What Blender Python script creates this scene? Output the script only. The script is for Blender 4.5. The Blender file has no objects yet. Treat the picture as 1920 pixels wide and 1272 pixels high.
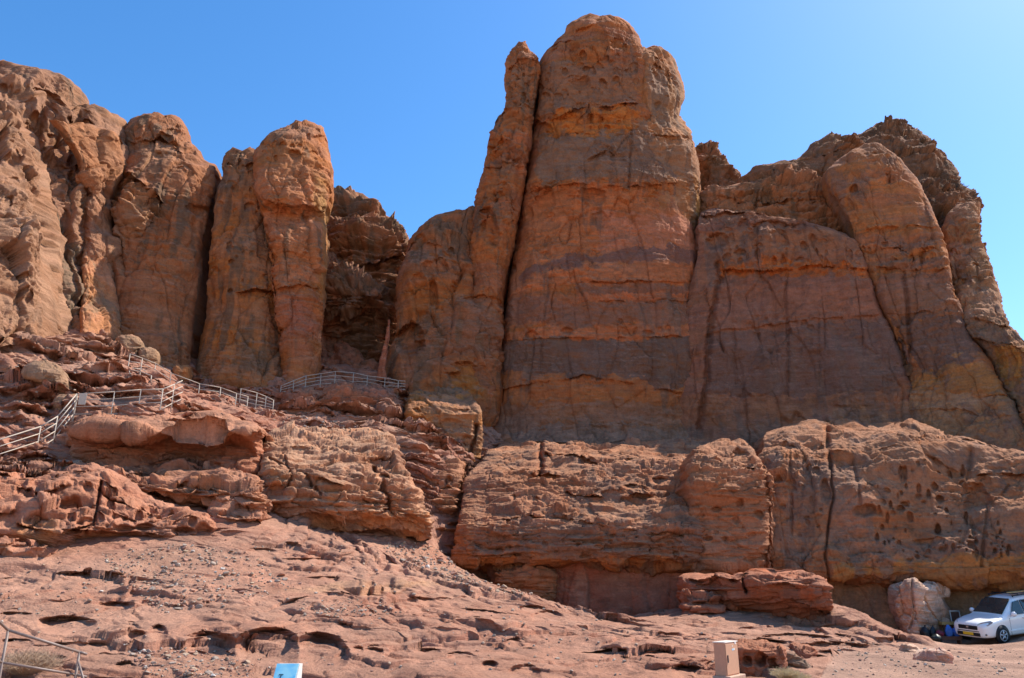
import bpy, bmesh, math, random
import numpy as np
from mathutils import Vector, Matrix

# ---------------------------------------------------------------- camera, sky, sun, exposure
PITCH = math.radians(18.2); FPX = 1478.0; EYE = 1.65
scn = bpy.context.scene
cam_d = bpy.data.cameras.new("camera"); cam = bpy.data.objects.new("camera", cam_d)
scn.collection.objects.link(cam); scn.camera = cam
cam.location = (0, 0, EYE); cam.rotation_euler = (math.pi/2 + PITCH, 0, 0)
cam_d.sensor_width = 36.0; cam_d.lens = 36.0*FPX/1920.0; cam_d.clip_end = 6000; cam_d.clip_start = 0.1

SUN_EL = math.radians(52); SUN_AZ = math.radians(28)        # azimuth measured from +X towards +Y
SDIR = Vector((math.cos(SUN_EL)*math.cos(SUN_AZ), math.cos(SUN_EL)*math.sin(SUN_AZ), math.sin(SUN_EL)))
w = bpy.data.worlds.new("World"); scn.world = w; w.use_nodes = True
nt = w.node_tree
sky = nt.nodes.new("ShaderNodeTexSky"); sky.sky_type = 'NISHITA'; sky.sun_disc = False
sky.sun_elevation = SUN_EL; sky.sun_rotation = math.pi/2 - SUN_AZ
sky.altitude = 300; sky.air_density = 1.0; sky.dust_density = 0.6; sky.ozone_density = 2.5
bg = nt.nodes["Background"]; bg.inputs["Strength"].default_value = 0.15
hs = nt.nodes.new("ShaderNodeHueSaturation"); hs.inputs['Saturation'].default_value = 1.30; hs.inputs['Value'].default_value = 1.12
nt.links.new(sky.outputs[0], hs.inputs['Color']); nt.links.new(hs.outputs[0], bg.inputs[0])
sl = bpy.data.lights.new("sun", 'SUN'); sl.energy = 5.0; sl.angle = math.radians(0.5); sl.color = (1.0, 0.95, 0.87)
so = bpy.data.objects.new("sun", sl); scn.collection.objects.link(so)
so.rotation_euler = SDIR.to_track_quat('Z', 'Y').to_euler(); so.location = (40, 10, 80)
scn.view_settings.view_transform = 'Standard'; scn.view_settings.look = 'None'
scn.view_settings.exposure = 0.6; scn.view_settings.gamma = 1.0
try: scn.cycles.max_bounces = 6; scn.cycles.diffuse_bounces = 4
except Exception: pass

# ---------------------------------------------------------------- projection helpers (photo pixels, 1920 x 1272)
CP, SP = math.cos(PITCH), math.sin(PITCH)
def rayd(u, v):
    a = (np.asarray(u, float)-960)/FPX; b = (636-np.asarray(v, float))/FPX
    return a, CP-b*SP, SP+b*CP
def at(u, v, Y):
    dx, dy, dz = rayd(u, v); t = np.asarray(Y, float)/dy
    return dx*t, Y+0*dx, EYE+dz*t
def atv(u, v, Y):
    x, y, z = at(u, v, Y); return Vector((float(x), float(y), float(z)))
def project(P):
    x, y, z = P[:, 0], P[:, 1], P[:, 2]-EYE
    zc = y*CP+z*SP; yc = -y*SP+z*CP
    return 960+FPX*x/zc, 636-FPX*yc/zc

# ---------------------------------------------------------------- noise
_rng = np.random.default_rng(7)
TB = _rng.random(64*64*64, dtype=np.float32)*2-1
def vn(x, y, z):
    xi = np.floor(x); yi = np.floor(y); zi = np.floor(z)
    fx = (x-xi).astype(np.float32); fy = (y-yi).astype(np.float32); fz = (z-zi).astype(np.float32)
    fx = fx*fx*fx*(fx*(fx*6-15)+10); fy = fy*fy*fy*(fy*(fy*6-15)+10); fz = fz*fz*fz*(fz*(fz*6-15)+10)
    X0 = xi.astype(np.int64) & 63; Y0 = yi.astype(np.int64) & 63; Z0 = zi.astype(np.int64) & 63
    X1 = (X0+1) & 63; Y1 = (Y0+1) & 63; Z1 = (Z0+1) & 63
    a = X0*4096; b = X1*4096; c = Y0*64; d = Y1*64
    g = lambda i: TB[i]
    v00 = g(a+c+Z0); v00 = v00+(g(a+c+Z1)-v00)*fz
    v01 = g(a+d+Z0); v01 = v01+(g(a+d+Z1)-v01)*fz
    v10 = g(b+c+Z0); v10 = v10+(g(b+c+Z1)-v10)*fz
    v11 = g(b+d+Z0); v11 = v11+(g(b+d+Z1)-v11)*fz
    v0 = v00+(v01-v00)*fy; v1 = v10+(v11-v10)*fy
    return v0+(v1-v0)*fx
def fbm(P, sx, sy, sz, octv=4, seed=0.0, gain=0.5, ridge=False):
    x = P[:, 0]/sx+seed*3.7+11.3; y = P[:, 1]/sy+seed*1.9+5.1; z = P[:, 2]/sz+seed*2.3+8.7
    out = np.zeros(len(P), np.float32); amp = 1.0; tot = 0
    for k in range(octv):
        n = vn(x, y, z)
        if ridge: n = 1-2*np.abs(n)
        out += amp*n; tot += amp; amp *= gain
        if sx == sy == sz:
            x, y, z = (x*1.62-y*1.21)+3.1, (x*1.21+y*1.62)+1.7, z*2.03+9.2
        else:
            x, y = (x*1.95-y*0.5)+3.1, (x*0.5+y*1.95)+1.7; z = z*2.03+9.2
    return out/tot*1.6
def cells(P, sx, sy, sz, seed=0, warp=.18):
    q = np.stack([P[:, 0]/sx+seed*1.31, P[:, 1]/sy+seed*.77, P[:, 2]/sz+seed*.53], 1)
    k = 1.7
    q[:, 0] += warp*vn(q[:, 0]*k, q[:, 1]*k, q[:, 2]*k); q[:, 1] += warp*vn(q[:, 1]*k+9, q[:, 2]*k, q[:, 0]*k); q[:, 2] += warp*vn(q[:, 2]*k+5, q[:, 0]*k, q[:, 1]*k)
    b = np.floor(q-.5).astype(np.int64); n = len(P)
    f1 = np.full(n, 9., np.float32); f2 = np.full(n, 9., np.float32); idb = np.zeros(n, np.int64); vec = np.zeros((n, 3), np.float32)
    for i in (0, 1):
        for j in (0, 1):
            for l in (0, 1):
                c = b+np.array([i, j, l])
                h = (c[:, 0]*73856093 ^ c[:, 1]*19349663 ^ c[:, 2]*83492791) & 262143
                v = (q-(c+.5)).astype(np.float32); v[:, 0] -= .42*TB[h]; v[:, 1] -= .42*TB[(h+7919) & 262143]; v[:, 2] -= .42*TB[(h+104729) & 262143]
                d = np.sqrt((v*v).sum(1)); m = d < f1
                f2 = np.where(m, f1, np.minimum(f2, d)); f1 = np.where(m, d, f1); idb = np.where(m, h, idb); vec[m] = v[m]
    return f1, f2, idb, vec
def facets(P, sx, sy, sz, seed=0, warp=.18):
    f1, f2, h, v = cells(P, sx, sy, sz, seed, warp)
    d = TB[(h+331) & 262143]+1.1*(TB[(h+1777) & 262143]*v[:, 0]+TB[(h+2903) & 262143]*v[:, 1]+TB[(h+4447) & 262143]*v[:, 2])
    gap = np.exp(-((f2-f1)/.05)**2)
    return d-.45*gap
def sstep(a, b, x):
    t = np.clip((x-a)/(b-a), 0, 1); return t*t*(3-2*t)

# ---------------------------------------------------------------- pixel traced carving, pushed along the sight line so traced shapes keep their place
def holes_push(u, v, holes, wob, scl=.033):
    d = np.zeros(len(u), np.float32)
    for h in holes:
        hu, hv, ru, rv, dep = h[:5]
        m = np.nonzero((np.abs(u-hu) < ru*1.5) & (np.abs(v-hv) < rv*1.5))[0]
        if len(m) == 0: continue
        big = len(h) > 5; kw = .14 if big else .38
        du = (u[m]-hu)/ru+wob[m]*kw; dv = (v[m]-hv)/rv+wob[m]*kw
        if big: dv = np.where(dv > 0, dv*.85, dv)
        soft = np.where(dv > 0, .62-.5*np.clip(dv*1.5, 0, 1), .66); dep = dep if big else min(dep, (1.5*rv+.45*ru)*scl)
        r = np.sqrt(du*du+dv*dv)
        d[m] = np.maximum(d[m], dep*(1-np.clip((r-soft)/(1.08-soft), 0, 1)**1.5))
    return d
def polydist(u, v, pts):
    best = np.full(len(u), 1e9)
    for (x0, y0), (x1, y1) in zip(pts[:-1], pts[1:]):
        ex, ey = x1-x0, y1-y0; L = ex*ex+ey*ey
        t = np.clip(((u-x0)*ex+(v-y0)*ey)/L, 0, 1)
        best = np.minimum(best, np.hypot(u-x0-t*ex, v-y0-t*ey))
    return best
def cracks_push(u, v, cracks, wob):
    d = np.zeros(len(u), np.float32)
    for pts, wd, dep in cracks:
        us = [p[0] for p in pts]; vs = [p[1] for p in pts]
        m = np.nonzero((u > min(us)-4*wd) & (u < max(us)+4*wd) & (v > min(vs)-4*wd) & (v < max(vs)+4*wd))[0]
        if len(m) == 0: continue
        q = polydist(u[m]+wob[m]*wd*0.8, v[m], pts)
        d[m] = np.maximum(d[m], dep*np.exp(-(q/wd)**2))
    return d
def ledges_push(u, v, ledges, wob):
    d = np.zeros(len(u), np.float32)
    for pts, amp, up, dn in ledges:
        us = np.array([p[0] for p in pts], float); vs = np.array([p[1] for p in pts], float)
        m = np.nonzero((u > us[0]) & (u < us[-1]) & (v > vs.min()-3*up) & (v < vs.max()+4*dn))[0]
        if len(m) == 0: continue
        k = v[m]-np.interp(u[m], us, vs)+wob[m]*3.0
        e = np.minimum(np.clip((u[m]-us[0])/12, 0, 1), np.clip((us[-1]-u[m])/12, 0, 1))
        e = e*np.clip(.6+1.3*wob[m], 0, 1.3)
        d[m] += e*np.where(k < 0, -amp*np.exp(k/up), amp*np.exp(-k/dn))
    return d
def inpoly(u, v, poly):
    c = np.zeros(len(u), bool); n = len(poly)
    for i in range(n):
        x0, y0 = poly[i]; x1, y1 = poly[(i+1) % n]
        if y0 == y1: continue
        c ^= ((y0 > v) != (y1 > v)) & (u < (x1-x0)*(v-y0)/(y1-y0)+x0)
    return c
def scatter_holes(seed, n, poly, r, dep, asp=(0.5, 1.6)):
    rg = random.Random(seed); out = []
    us = [p[0] for p in poly]; vs = [p[1] for p in poly]
    while len(out) < n:
        a = rg.uniform(min(us), max(us)); b = rg.uniform(min(vs), max(vs))
        if inpoly(np.array([a]), np.array([b]), poly)[0]:
            s = r[0]+(r[1]-r[0])*rg.random()**2; k = rg.uniform(*asp)
            out.append((a, b, s/math.sqrt(k), s*math.sqrt(k), dep*rg.uniform(.6, 1.2)*s/r[1]))
    return out

def tps(pts):
    pts = np.array(pts, float); n = len(pts); X = pts[:, :2]; S = 100.0
    r = np.hypot(X[:, None, 0]-X[None, :, 0], X[:, None, 1]-X[None, :, 1])/S
    K = np.where(r > 0, r*r*np.log(r+1e-12), 0)+np.eye(n)*1e-4
    Pm = np.c_[np.ones(n), X/S]; A = np.zeros((n+3, n+3)); A[:n, :n] = K; A[:n, n:] = Pm; A[n:, :n] = Pm.T
    c = np.linalg.solve(A, np.r_[pts[:, 2], 0, 0, 0])
    def f(a, b):
        sh = np.shape(a); a = np.ravel(a); b = np.ravel(b)
        o = c[n]+c[n+1]*a/S+c[n+2]*b/S
        for i in range(n):
            q = np.hypot(a-X[i, 0], b-X[i, 1])/S; o = o+c[i]*np.where(q > 0, q*q*np.log(q+1e-12), 0)
        return o.reshape(sh)
    return f
def depth_map(ctl):
    if np.isscalar(ctl): return lambda a, b: np.full(np.shape(a), float(ctl))
    if len(ctl) == 2:
        a0, d0, a1, d1 = ctl[0][0], ctl[0][-1], ctl[1][0], ctl[1][-1]
        return lambda a, b: d0+(d1-d0)*(a-a0)/(a1-a0)
    if max(c[1] for c in ctl)-min(c[1] for c in ctl) < 5:          # all along one line: follow it
        q = sorted(ctl); X = np.array([c[0] for c in q], float); Z = np.array([c[2] for c in q], float)
        def f(a, b):
            lo = Z[0]+(a-X[0])*(Z[1]-Z[0])/(X[1]-X[0]); hi = Z[-1]+(a-X[-1])*(Z[-1]-Z[-2])/(X[-1]-X[-2])
            return np.where(a < X[0], lo, np.where(a > X[-1], hi, np.interp(a, X, Z)))
        return f
    return tps(ctl)

# ---------------------------------------------------------------- rock surfaces
def grid_normals(G, wrap):
    if wrap: du = np.roll(G, -1, 1)-np.roll(G, 1, 1)
    else: du = np.gradient(G, axis=1)
    dv = np.gradient(G, axis=0)
    n = np.cross(du, dv); l = np.linalg.norm(n, axis=2, keepdims=True); return n/np.maximum(l, 1e-9)
def blur_rows(a, k):
    if k < 1: return a
    p = np.pad(a, k, mode='edge'); c = np.convolve(p, np.ones(2*k+1)/(2*k+1), 'valid'); return c
OR = (.46, .20, .095); PK = (.47, .235, .16); BR = (.27, .165, .115); GR = (.185, .138, .10)
YE = (.50, .315, .145); RD = (.36, .135, .085); PU = (.30, .165, .12); TN = (.46, .285, .185); DK = (.15, .10, .08)
def rock_colour(P, N, u, v, c, seed):
    base = np.array(c.get('base', OR), np.float32); alt = np.array(c.get('alt', PK), np.float32); var = np.array(c.get('varnish', BR), np.float32)
    a = sstep(-.35, .45, fbm(P, 3.0, 3.0, 1.1, 4, seed+1))[:, None]
    C = base*(1-a)+alt*a
    warp = 0.5*fbm(P, 4, 4, 4, 3, seed+4)
    Q = P.copy(); Q[:, 2] += warp
    for (z0, z1, col, k) in c.get('bands', []):
        m = (sstep(z0-.25, z0+.25, Q[:, 2])*(1-sstep(z1-.25, z1+.25, Q[:, 2]))*k)[:, None]
        C = C*(1-m)+np.array(col, np.float32)*m
    thin = fbm(Q, 14, 14, .28, 3, seed+2)[:, None]
    C = C*(1+.12*np.clip(thin, -1, 1))
    st = fbm(P, .55, .55, 9, 4, seed+6)+.7*fbm(P, 5, 5, 6, 3, seed+7)
    amt = c.get('var', .5)
    wob = fbm(P, 1.6, 1.6, 1.1, 4, seed+13)
    fine = fbm(P, .5, .5, .25, 3, seed+14)
    for (shape, col, k, soft) in c.get('patch', []):
        if len(shape) == 4 and not hasattr(shape[0], '__len__'):
            r = np.hypot((u-shape[0])/shape[2], (v-shape[1])/shape[3])
            m = 1-sstep(1-soft, 1+soft*.6, r+wob*.35+fine*.15)
        else:
            jit_u = u+wob*soft*22; jit_v = v+wob*soft*26+fine*soft*10+st*soft*8
            m = inpoly(jit_u, jit_v, shape).astype(np.float32)
        m = (m*k*(.85+.3*fine)).clip(0, 1)[:, None]
        C = C*(1-m)+np.array(col, np.float32)*m
    m = (sstep(.15, .75, st+amt-.5)*c.get('vark', .75))[:, None]
    C = C*(1-m)+var*m
    lum = 1+.16*fine+.10*fbm(P, 1.5, 1.5, .8, 3, seed+9)
    up = sstep(.45, .85, N[:, 2]+.25*fine)*c.get('dust', .55)        # wind-blown dust lying on the flats
    D = np.array(c.get('dustc', (.46, .265, .185)), np.float32)
    C = C*(1-up[:, None])+D*up[:, None]
    g = C.mean(1, keepdims=True); C = np.clip(g+(C-g)*c.get('sat', 1.27), .01, 1)*c.get('gain', .69)*np.array(c.get('tint', (1.09, .935, .83)))
    return np.clip(C*lum[:, None], .02, .8)

def rock_disp(P, nz, seed):
    A = dict(big=.5, bigs=5.0, strata=.12, sh=.45, flute=.10, mid=.10, mids=1.0, fine=.03, warp=.4, fac=.13, facs=(2.3, 2.3, 5.5), fac2=.045, facs2=(.75, .75, .8), frac=.10, fac3=.022, facs3=(.32, .32, .22))
    A.update(nz)
    Q = P.copy(); Q[:, 2] += A['warp']*fbm(P, 5, 5, 3, 3, seed+20)+A.get('tilt', 0)*P[:, 0]
    d = A['big']*fbm(P, A['bigs'], A['bigs'], A['bigs']*.8, 3, seed+21)
    msk = .45+.75*sstep(-.3, .5, fbm(P, 3.5, 3.5, 2.5, 2, seed+22))
    s = fbm(Q, 12*A['sh'], 12*A['sh'], A['sh'], 3, seed+23)
    d += A['strata']*msk*np.tanh(3.2*s)
    s2 = fbm(Q, 4.5*A['sh'], 4.5*A['sh'], A['sh']*.30, 2, seed+24)
    d += A['strata']*.45*msk*np.tanh(3.2*s2)
    d += A['flute']*fbm(P, 1.0, 1.0, 7.0, 3, seed+25)
    r = fbm(P, A['mids'], A['mids'], A['mids']*.7, 4, seed+26, .55, True)
    d += A['mid']*r*msk
    d += A['fine']*fbm(P, .28, .28, .16, 3, seed+27)
    if A['fac']: d += A['fac']*facets(P, *A['facs'], seed+28)*(.35+.8*msk)
    if A['fac2']: d += A['fac2']*facets(P, *A['facs2'], seed+29)*msk
    if A['fac3']: d += A['fac3']*facets(P, *A['facs3'], seed+33, .25)*(.4+.8*msk)
    if A['frac']:
        Pw = P.copy(); Pw[:, 0] += .8*fbm(P, 7, 7, 6, 3, seed+34); Pw[:, 1] += .8*fbm(P, 7, 7, 6, 3, seed+35)
        f1, f2, h, v = cells(Pw, 3.4, 3.4, 1e5, seed+30, .08)
        d -= A['frac']*np.exp(-((f2-f1)/.030)**2)*sstep(-.2, .4, fbm(P, 4, 4, 5, 2, seed+31))
    return d

def loft(rows, Y, bulge, n=2.3, thick=3.0, du=1.5, dv=1.5, holes=(), cracks=(), ledges=(), nz={}, col={}, seed=1.0, sm=3, edge=1.0):
    rows = sorted([tuple(r)+((0,) if len(r) == 3 else ()) for r in rows])
    R = np.array(rows, float)
    v0 = np.linspace(R[0, 0], R[-1, 0], 1200); g0 = np.abs(np.gradient(np.interp(v0, R[:, 0], R[:, 3]), v0))
    wgt = np.cumsum(1+g0*13); wgt = (wgt-wgt[0])/(wgt[-1]-wgt[0])      # more rows where the rock runs back as a flat top
    nv = max(12, int((R[-1, 0]-R[0, 0])/dv*np.mean(1+g0*13))); vv = np.interp(np.linspace(0, 1, nv), wgt, v0)
    k = max(0, int(sm/dv))
    uL = blur_rows(np.interp(vv, R[:, 0], R[:, 1]), k); uR = blur_rows(np.interp(vv, R[:, 0], R[:, 2]), k)
    dY = blur_rows(np.interp(vv, R[:, 0], R[:, 3]), k)
    wm = np.max(uR-uL); nf = int(np.clip(wm*1.25/du, 24, 900)); nb = max(10, nf//9)
    ph = np.linspace(math.pi, 0, nf); tf = .55*np.cos(ph)+.45*np.linspace(-1, 1, nf)
    tb = np.cos(np.linspace(0, math.pi, nb+2)[1:-1])
    Yf = depth_map(Y)
    uc = (uL+uR)/2; ua = (uR-uL)/2
    rel = np.clip(ua/(ua.max()), .02, 1)**.6
    prof = (1-np.abs(tf)**n)**(1/n); profb = np.sqrt(1-tb**2)
    U = uc[:, None]+ua[:, None]*tf[None]; V = np.repeat(vv[:, None], nf, 1)
    Yc = Yf(U, V)+dY[:, None]
    YF = Yc-bulge*rel[:, None]*prof[None]
    x, y, z = at(U, V, YF); F = np.stack([x, YF, z], 2)
    Ub = uc[:, None]+ua[:, None]*tb[None]; Vb = np.repeat(vv[:, None], nb, 1)
    Yb0 = Yf(Ub, Vb)+dY[:, None]; x, y, z = at(Ub, Vb, Yb0)
    B = np.stack([x, Yb0+thick*rel[:, None]*profb[None], z], 2)
    G = np.concatenate([F, B], 1)
    UU = np.concatenate([U, Ub], 1); VV = np.concatenate([V, Vb], 1)
    J = nf+nb; N = grid_normals(G, True)
    front = np.zeros((nv, J), bool); front[:, :nf] = True
    cen = G[:, nf//2] ; tocam = -(cen-np.array([0, 0, EYE])); tocam /= np.linalg.norm(tocam, axis=1, keepdims=True)
    if np.sum(N[:, nf//2]*tocam) < 0: N = -N
    P = G.reshape(-1, 3); Nf = N.reshape(-1, 3); u = UU.ravel(); v = VV.ravel(); fr = front.ravel()
    d = rock_disp(P, nz, seed)
    # calm the noise towards the two seams of silhouette so that traced outlines stay put
    te = np.concatenate([np.abs(tf), np.ones(nb)*1.0])[None].repeat(nv, 0).ravel()
    d = d*(1-(1-.55*edge)*sstep(.75, 1.0, te))
    P2 = P+Nf*d[:, None]
    wob = fbm(P, 1.0, 1.0, .7, 4, seed+40, .6)
    push = np.zeros(len(P), np.float32)
    if len(holes): push += holes_push(u, v, holes, wob, float(np.mean(P[:, 1]))/FPX)
    if len(cracks): push = np.maximum(push, cracks_push(u, v, cracks, wob))
    if len(ledges): push += ledges_push(u, v, ledges, wob)
    push = np.where(fr, push, 0)
    ray = P2-np.array([0, 0, EYE]); ray /= np.linalg.norm(ray, axis=1, keepdims=True)
    P2 = P2+ray*push[:, None]
    G2 = P2.reshape(nv, J, 3); N2 = grid_normals(G2, True).reshape(-1, 3)
    if np.sum(N2*Nf) < 0: N2 = -N2
    C = rock_colour(P, N2, u, v, col, seed)
    idx = np.arange(nv*J).reshape(nv, J); nxt = np.roll(idx, -1, 1)
    q = np.stack([idx[:-1], idx[1:], nxt[1:], nxt[:-1]], 2).reshape(-1, 4)
    # top cap
    top = G2[0].mean(0); P2 = np.vstack([P2, top]); C = np.vstack([C, C[:J].mean(0)])
    t = np.stack([np.full(J, nv*J), idx[0], nxt[0], nxt[0]], 1)
    return P2, q, t[:, :3], C

def make_mesh(name, P, quads, tris, C, mat, origin):
    me = bpy.data.meshes.new(name)
    nq, ntr = len(quads), len(tris)
    me.vertices.add(len(P)); me.vertices.foreach_set('co', (P-np.array(origin)).astype(np.float32).ravel())
    me.loops.add(nq*4+ntr*3)
    li = np.concatenate([quads.ravel(), tris.ravel()]) if ntr else quads.ravel()
    me.loops.foreach_set('vertex_index', li.astype(np.int32))
    me.polygons.add(nq+ntr)
    ls = np.concatenate([np.arange(nq)*4, nq*4+np.arange(ntr)*3]).astype(np.int32)
    me.polygons.foreach_set('loop_start', ls)
    me.polygons.foreach_set('loop_total', np.concatenate([np.full(nq, 4), np.full(ntr, 3)]).astype(np.int32))
    me.polygons.foreach_set('use_smooth', np.ones(nq+ntr, bool))
    me.update(calc_edges=True)
    if C is not None:
        at_ = me.color_attributes.new('Col', 'FLOAT_COLOR', 'POINT')
        at_.data.foreach_set('color', np.c_[C, np.ones(len(C))].astype(np.float32).ravel())
    me.materials.append(mat)
    o = bpy.data.objects.new(name, me); o.location = origin; scn.collection.objects.link(o)
    return o
def tag(o, label=None, cat=None, group=None, kind=None):
    if label: o['label'] = label
    if cat: o['category'] = cat
    if group: o['group'] = group
    if kind: o['kind'] = kind
    return o
def rock(name, lofts, label, cat='rock formation', group=None, mat=None):
    Ps, Qs, Ts, Cs, off = [], [], [], [], 0
    for P, q, t, C in lofts:
        Ps.append(P); Qs.append(q+off); Ts.append(t+off); Cs.append(C); off += len(P)
    P = np.vstack(Ps); lo = P.min(0); hi = P.max(0)
    o = make_mesh(name, P, np.vstack(Qs), np.vstack(Ts), np.vstack(Cs), mat or ROCK, ((lo[0]+hi[0])/2, (lo[1]+hi[1])/2, lo[2]))
    return tag(o, label, cat, group)

# ---------------------------------------------------------------- materials
def new_mat(name):
    m = bpy.data.materials.new(name); m.use_nodes = True
    return m, m.node_tree, m.node_tree.nodes["Principled BSDF"]
def rock_material(name, grain=1.0, bump=.5):
    m, t, p = new_mat(name); N = t.nodes; L = t.links
    a = N.new("ShaderNodeVertexColor"); a.layer_name = 'Col'
    g = N.new("ShaderNodeNewGeometry")
    n1 = N.new("ShaderNodeTexNoise"); n1.inputs['Scale'].default_value = 9*grain; n1.inputs['Detail'].default_value = 6; n1.inputs['Roughness'].default_value = .72
    mp = N.new("ShaderNodeMapping"); mp.inputs['Scale'].default_value = (.9*grain, .9*grain, 9*grain)
    n2 = N.new("ShaderNodeTexNoise"); n2.inputs['Scale'].default_value = 1.3; n2.inputs['Detail'].default_value = 5; n2.inputs['Roughness'].default_value = .6
    L.new(g.outputs['Position'], n1.inputs['Vector']); L.new(g.outputs['Position'], mp.inputs['Vector']); L.new(mp.outputs[0], n2.inputs['Vector'])
    r1 = N.new("ShaderNodeMapRange"); r1.inputs[1].default_value = .25; r1.inputs[2].default_value = .75; r1.inputs[3].default_value = .72; r1.inputs[4].default_value = 1.26
    r2 = N.new("ShaderNodeMapRange"); r2.inputs[1].default_value = .3; r2.inputs[2].default_value = .7; r2.inputs[3].default_value = .90; r2.inputs[4].default_value = 1.09
    L.new(n1.outputs['Fac'], r1.inputs[0]); L.new(n2.outputs['Fac'], r2.inputs[0])
    mu = N.new("ShaderNodeMath"); mu.operation = 'MULTIPLY'; L.new(r1.outputs[0], mu.inputs[0]); L.new(r2.outputs[0], mu.inputs[1])
    vm = N.new("ShaderNodeVectorMath"); vm.operation = 'SCALE'; L.new(a.outputs['Color'], vm.inputs[0]); L.new(mu.outputs[0], vm.inputs['Scale'])
    L.new(vm.outputs[0], p.inputs['Base Color'])
    ad = N.new("ShaderNodeMath"); ad.operation = 'MULTIPLY_ADD'; L.new(n2.outputs['Fac'], ad.inputs[0]); ad.inputs[1].default_value = .55; L.new(n1.outputs['Fac'], ad.inputs[2])
    b = N.new("ShaderNodeBump"); b.inputs['Strength'].default_value = bump; b.inputs['Distance'].default_value = .10/grain
    L.new(ad.outputs[0], b.inputs['Height']); L.new(b.outputs[0], p.inputs['Normal'])
    p.inputs['Roughness'].default_value = .95; p.inputs['Specular IOR Level'].default_value = .15
    return m
ROCK = rock_material("sandstone", 1.0, .8)
SLOPE = rock_material("slope_sandstone", 1.6, .9)
# ================================================================ the slope and the ground
TERR = [  # (u, v, Y)
 (100,1290,13.5),(500,1290,14.5),(960,1285,15.5),(1340,1272,17),(1600,1272,18.2),(1800,1272,18.6),(2000,1272,18.8),(-150,1290,13),
 (0,1200,16.5),(250,1195,17.5),(500,1200,18.5),(750,1200,19.5),(950,1200,20.5),(1150,1200,22),(1300,1205,22.5),(1450,1215,22.5),(1600,1218,25),(1750,1216,29),
 (0,1100,20.5),(250,1100,21.5),(500,1100,23),(750,1100,26),(900,1095,31),(1000,1120,31),(1150,1163,31.5),(1060,1140,31.5),
 (0,1040,23),(250,1040,24.5),(500,1030,26.5),(680,1030,30),(840,1052,36.5),(790,1020,35),
 (0,985,25),(500,985,28.5),(650,1005,32),(420,985,27.5),
 (-100,900,26),(0,885,27),(150,885,29),(350,880,31),(480,880,33),
 (-100,860,29),(0,868,29.5),(75,842,31.2),(107,822,31.9),(142,778,33),(100,770,33.5),(214,779,33.1),(265,774,33.4),(306,771,33.8),(330,757,35),(400,775,36.5),(480,795,38),
 (0,700,36),(100,710,36.5),(200,700,39),(243,705,41),(285,727,39),(320,720,42.5),(374,751,43.5),(413,752,44.3),(442,766,45),(464,774,45.6),(513,765,47.5),
 (0,620,41),(100,625,43),(230,650,46),(330,690,49),(-150,600,35),
 (560,800,41.5),(650,830,41),(700,770,48),(740,860,43),(820,900,43),(530,735,50),(600,721,52),(660,727,52.5),(750,731,53),(640,696,56),(700,698,57),
 (1200,1160,38),(1300,1146,34.5),(1400,1160,32.5),(1500,1174,31),(1560,1182,31),(1590,1150,32.5),(1620,1156,32.8),(1660,1176,32.6),(1700,1193,32.5),(1620,1185,37),(1800,1196,39),(1000,1150,40.5),(1100,1156,40.3),(1250,1153,39.5),(940,1130,41.5),(880,1095,41.8),(2000,1185,37),(1777,1203,37),(1737,1198,37.5),(1812,1213,36),(1876,1205,35),(1920,1199,34.5),(2000,1190,34.5),(1990,1186,38),(1690,1197,37)]
XYZ = [tuple(float(c) for c in at(*p)) for p in TERR]
XYZ += [(x, 2.0, -.3) for x in (-14, 0, 14)]+[(x, 8.0, -.15) for x in (-10, 0, 10)]
XYZ += [(-45, 75, 21), (-15, 75, 19), (5, 62, 11), (5, 80, 12), (25, 50, 2), (45, 75, 4), (45, 45, .6), (40, 30, .5), (25, 20, .2), (30, 8, 0), (-30, 15, 2.5), (-45, 40, 13)]
XYZ = np.array(XYZ)
_f = tps(np.c_[XYZ[:, 0]*3, XYZ[:, 1]*3, XYZ[:, 2]])
def height(x, y): return _f(np.asarray(x)*3, np.asarray(y)*3)
us = np.linspace(-260, 2250, 1300); _yk = np.linspace(8, 72, 4000); _wk = np.interp(_yk, [8, 12, 15, 24, 34, 46, 54, 72], [.2, .5, 1.1, 1.15, 1.0, .75, .35, .1])
_wk = np.cumsum(_wk); Ys = np.interp(np.linspace(_wk[0], _wk[-1], 1500), _wk, _yk)
uu, YY = np.meshgrid(us, Ys)
# fan of vertical sheets through the eye: x grows with y along each column
xx = (uu-960)/FPX*YY*1.06
zz = height(xx, YY); G = np.stack([xx, YY, zz], 2); N = grid_normals(G, False)
if N[..., 2].mean() < 0: N = -N
P = G.reshape(-1, 3); Nf = N.reshape(-1, 3); u, v = project(P)
road = sstep(-7, 7, v-np.interp(u, [1500,1530,1560,1640,1740,1790,1920,2100], [1420,1300,1230,1215,1208,1197,1186,1180])+12*fbm(P, 2, 2, 2, 3, 3))
up_hill = 1-sstep(860, 960, v+25*fbm(P, 4, 4, 4, 2, 9))
calm = 1-.8*np.exp(-(((u-490)/110)**2+((v-990)/28)**2))
low = 1-up_hill
Q = P.copy(); Q[:, 2] += .35*fbm(P, 5, 5, 3, 3, 60)+.05*P[:, 0]-.22*P[:, 1]*low
msk = sstep(-.25, .35, fbm(P, 4, 3, 3, 2, 61))
s1 = np.tanh(3.5*fbm(Q, 3.2, 3.2, .42, 3, 62)); s2 = np.tanh(3.2*fbm(Q, 2.2, 2.2, .17, 3, 63)); s3 = np.tanh(2.8*fbm(Q, .9, .9, .07, 2, 64))
out = (s1*(.20+.35*up_hill)+s2*(.15+.16*up_hill)+s3*.10)*(.4+.8*msk)*(1-road)*calm
lum = fbm(P, 2.6, 2.6, 1.4, 4, 65); rid = fbm(P, .8, .8, .5, 4, 66, .55, True)
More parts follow.
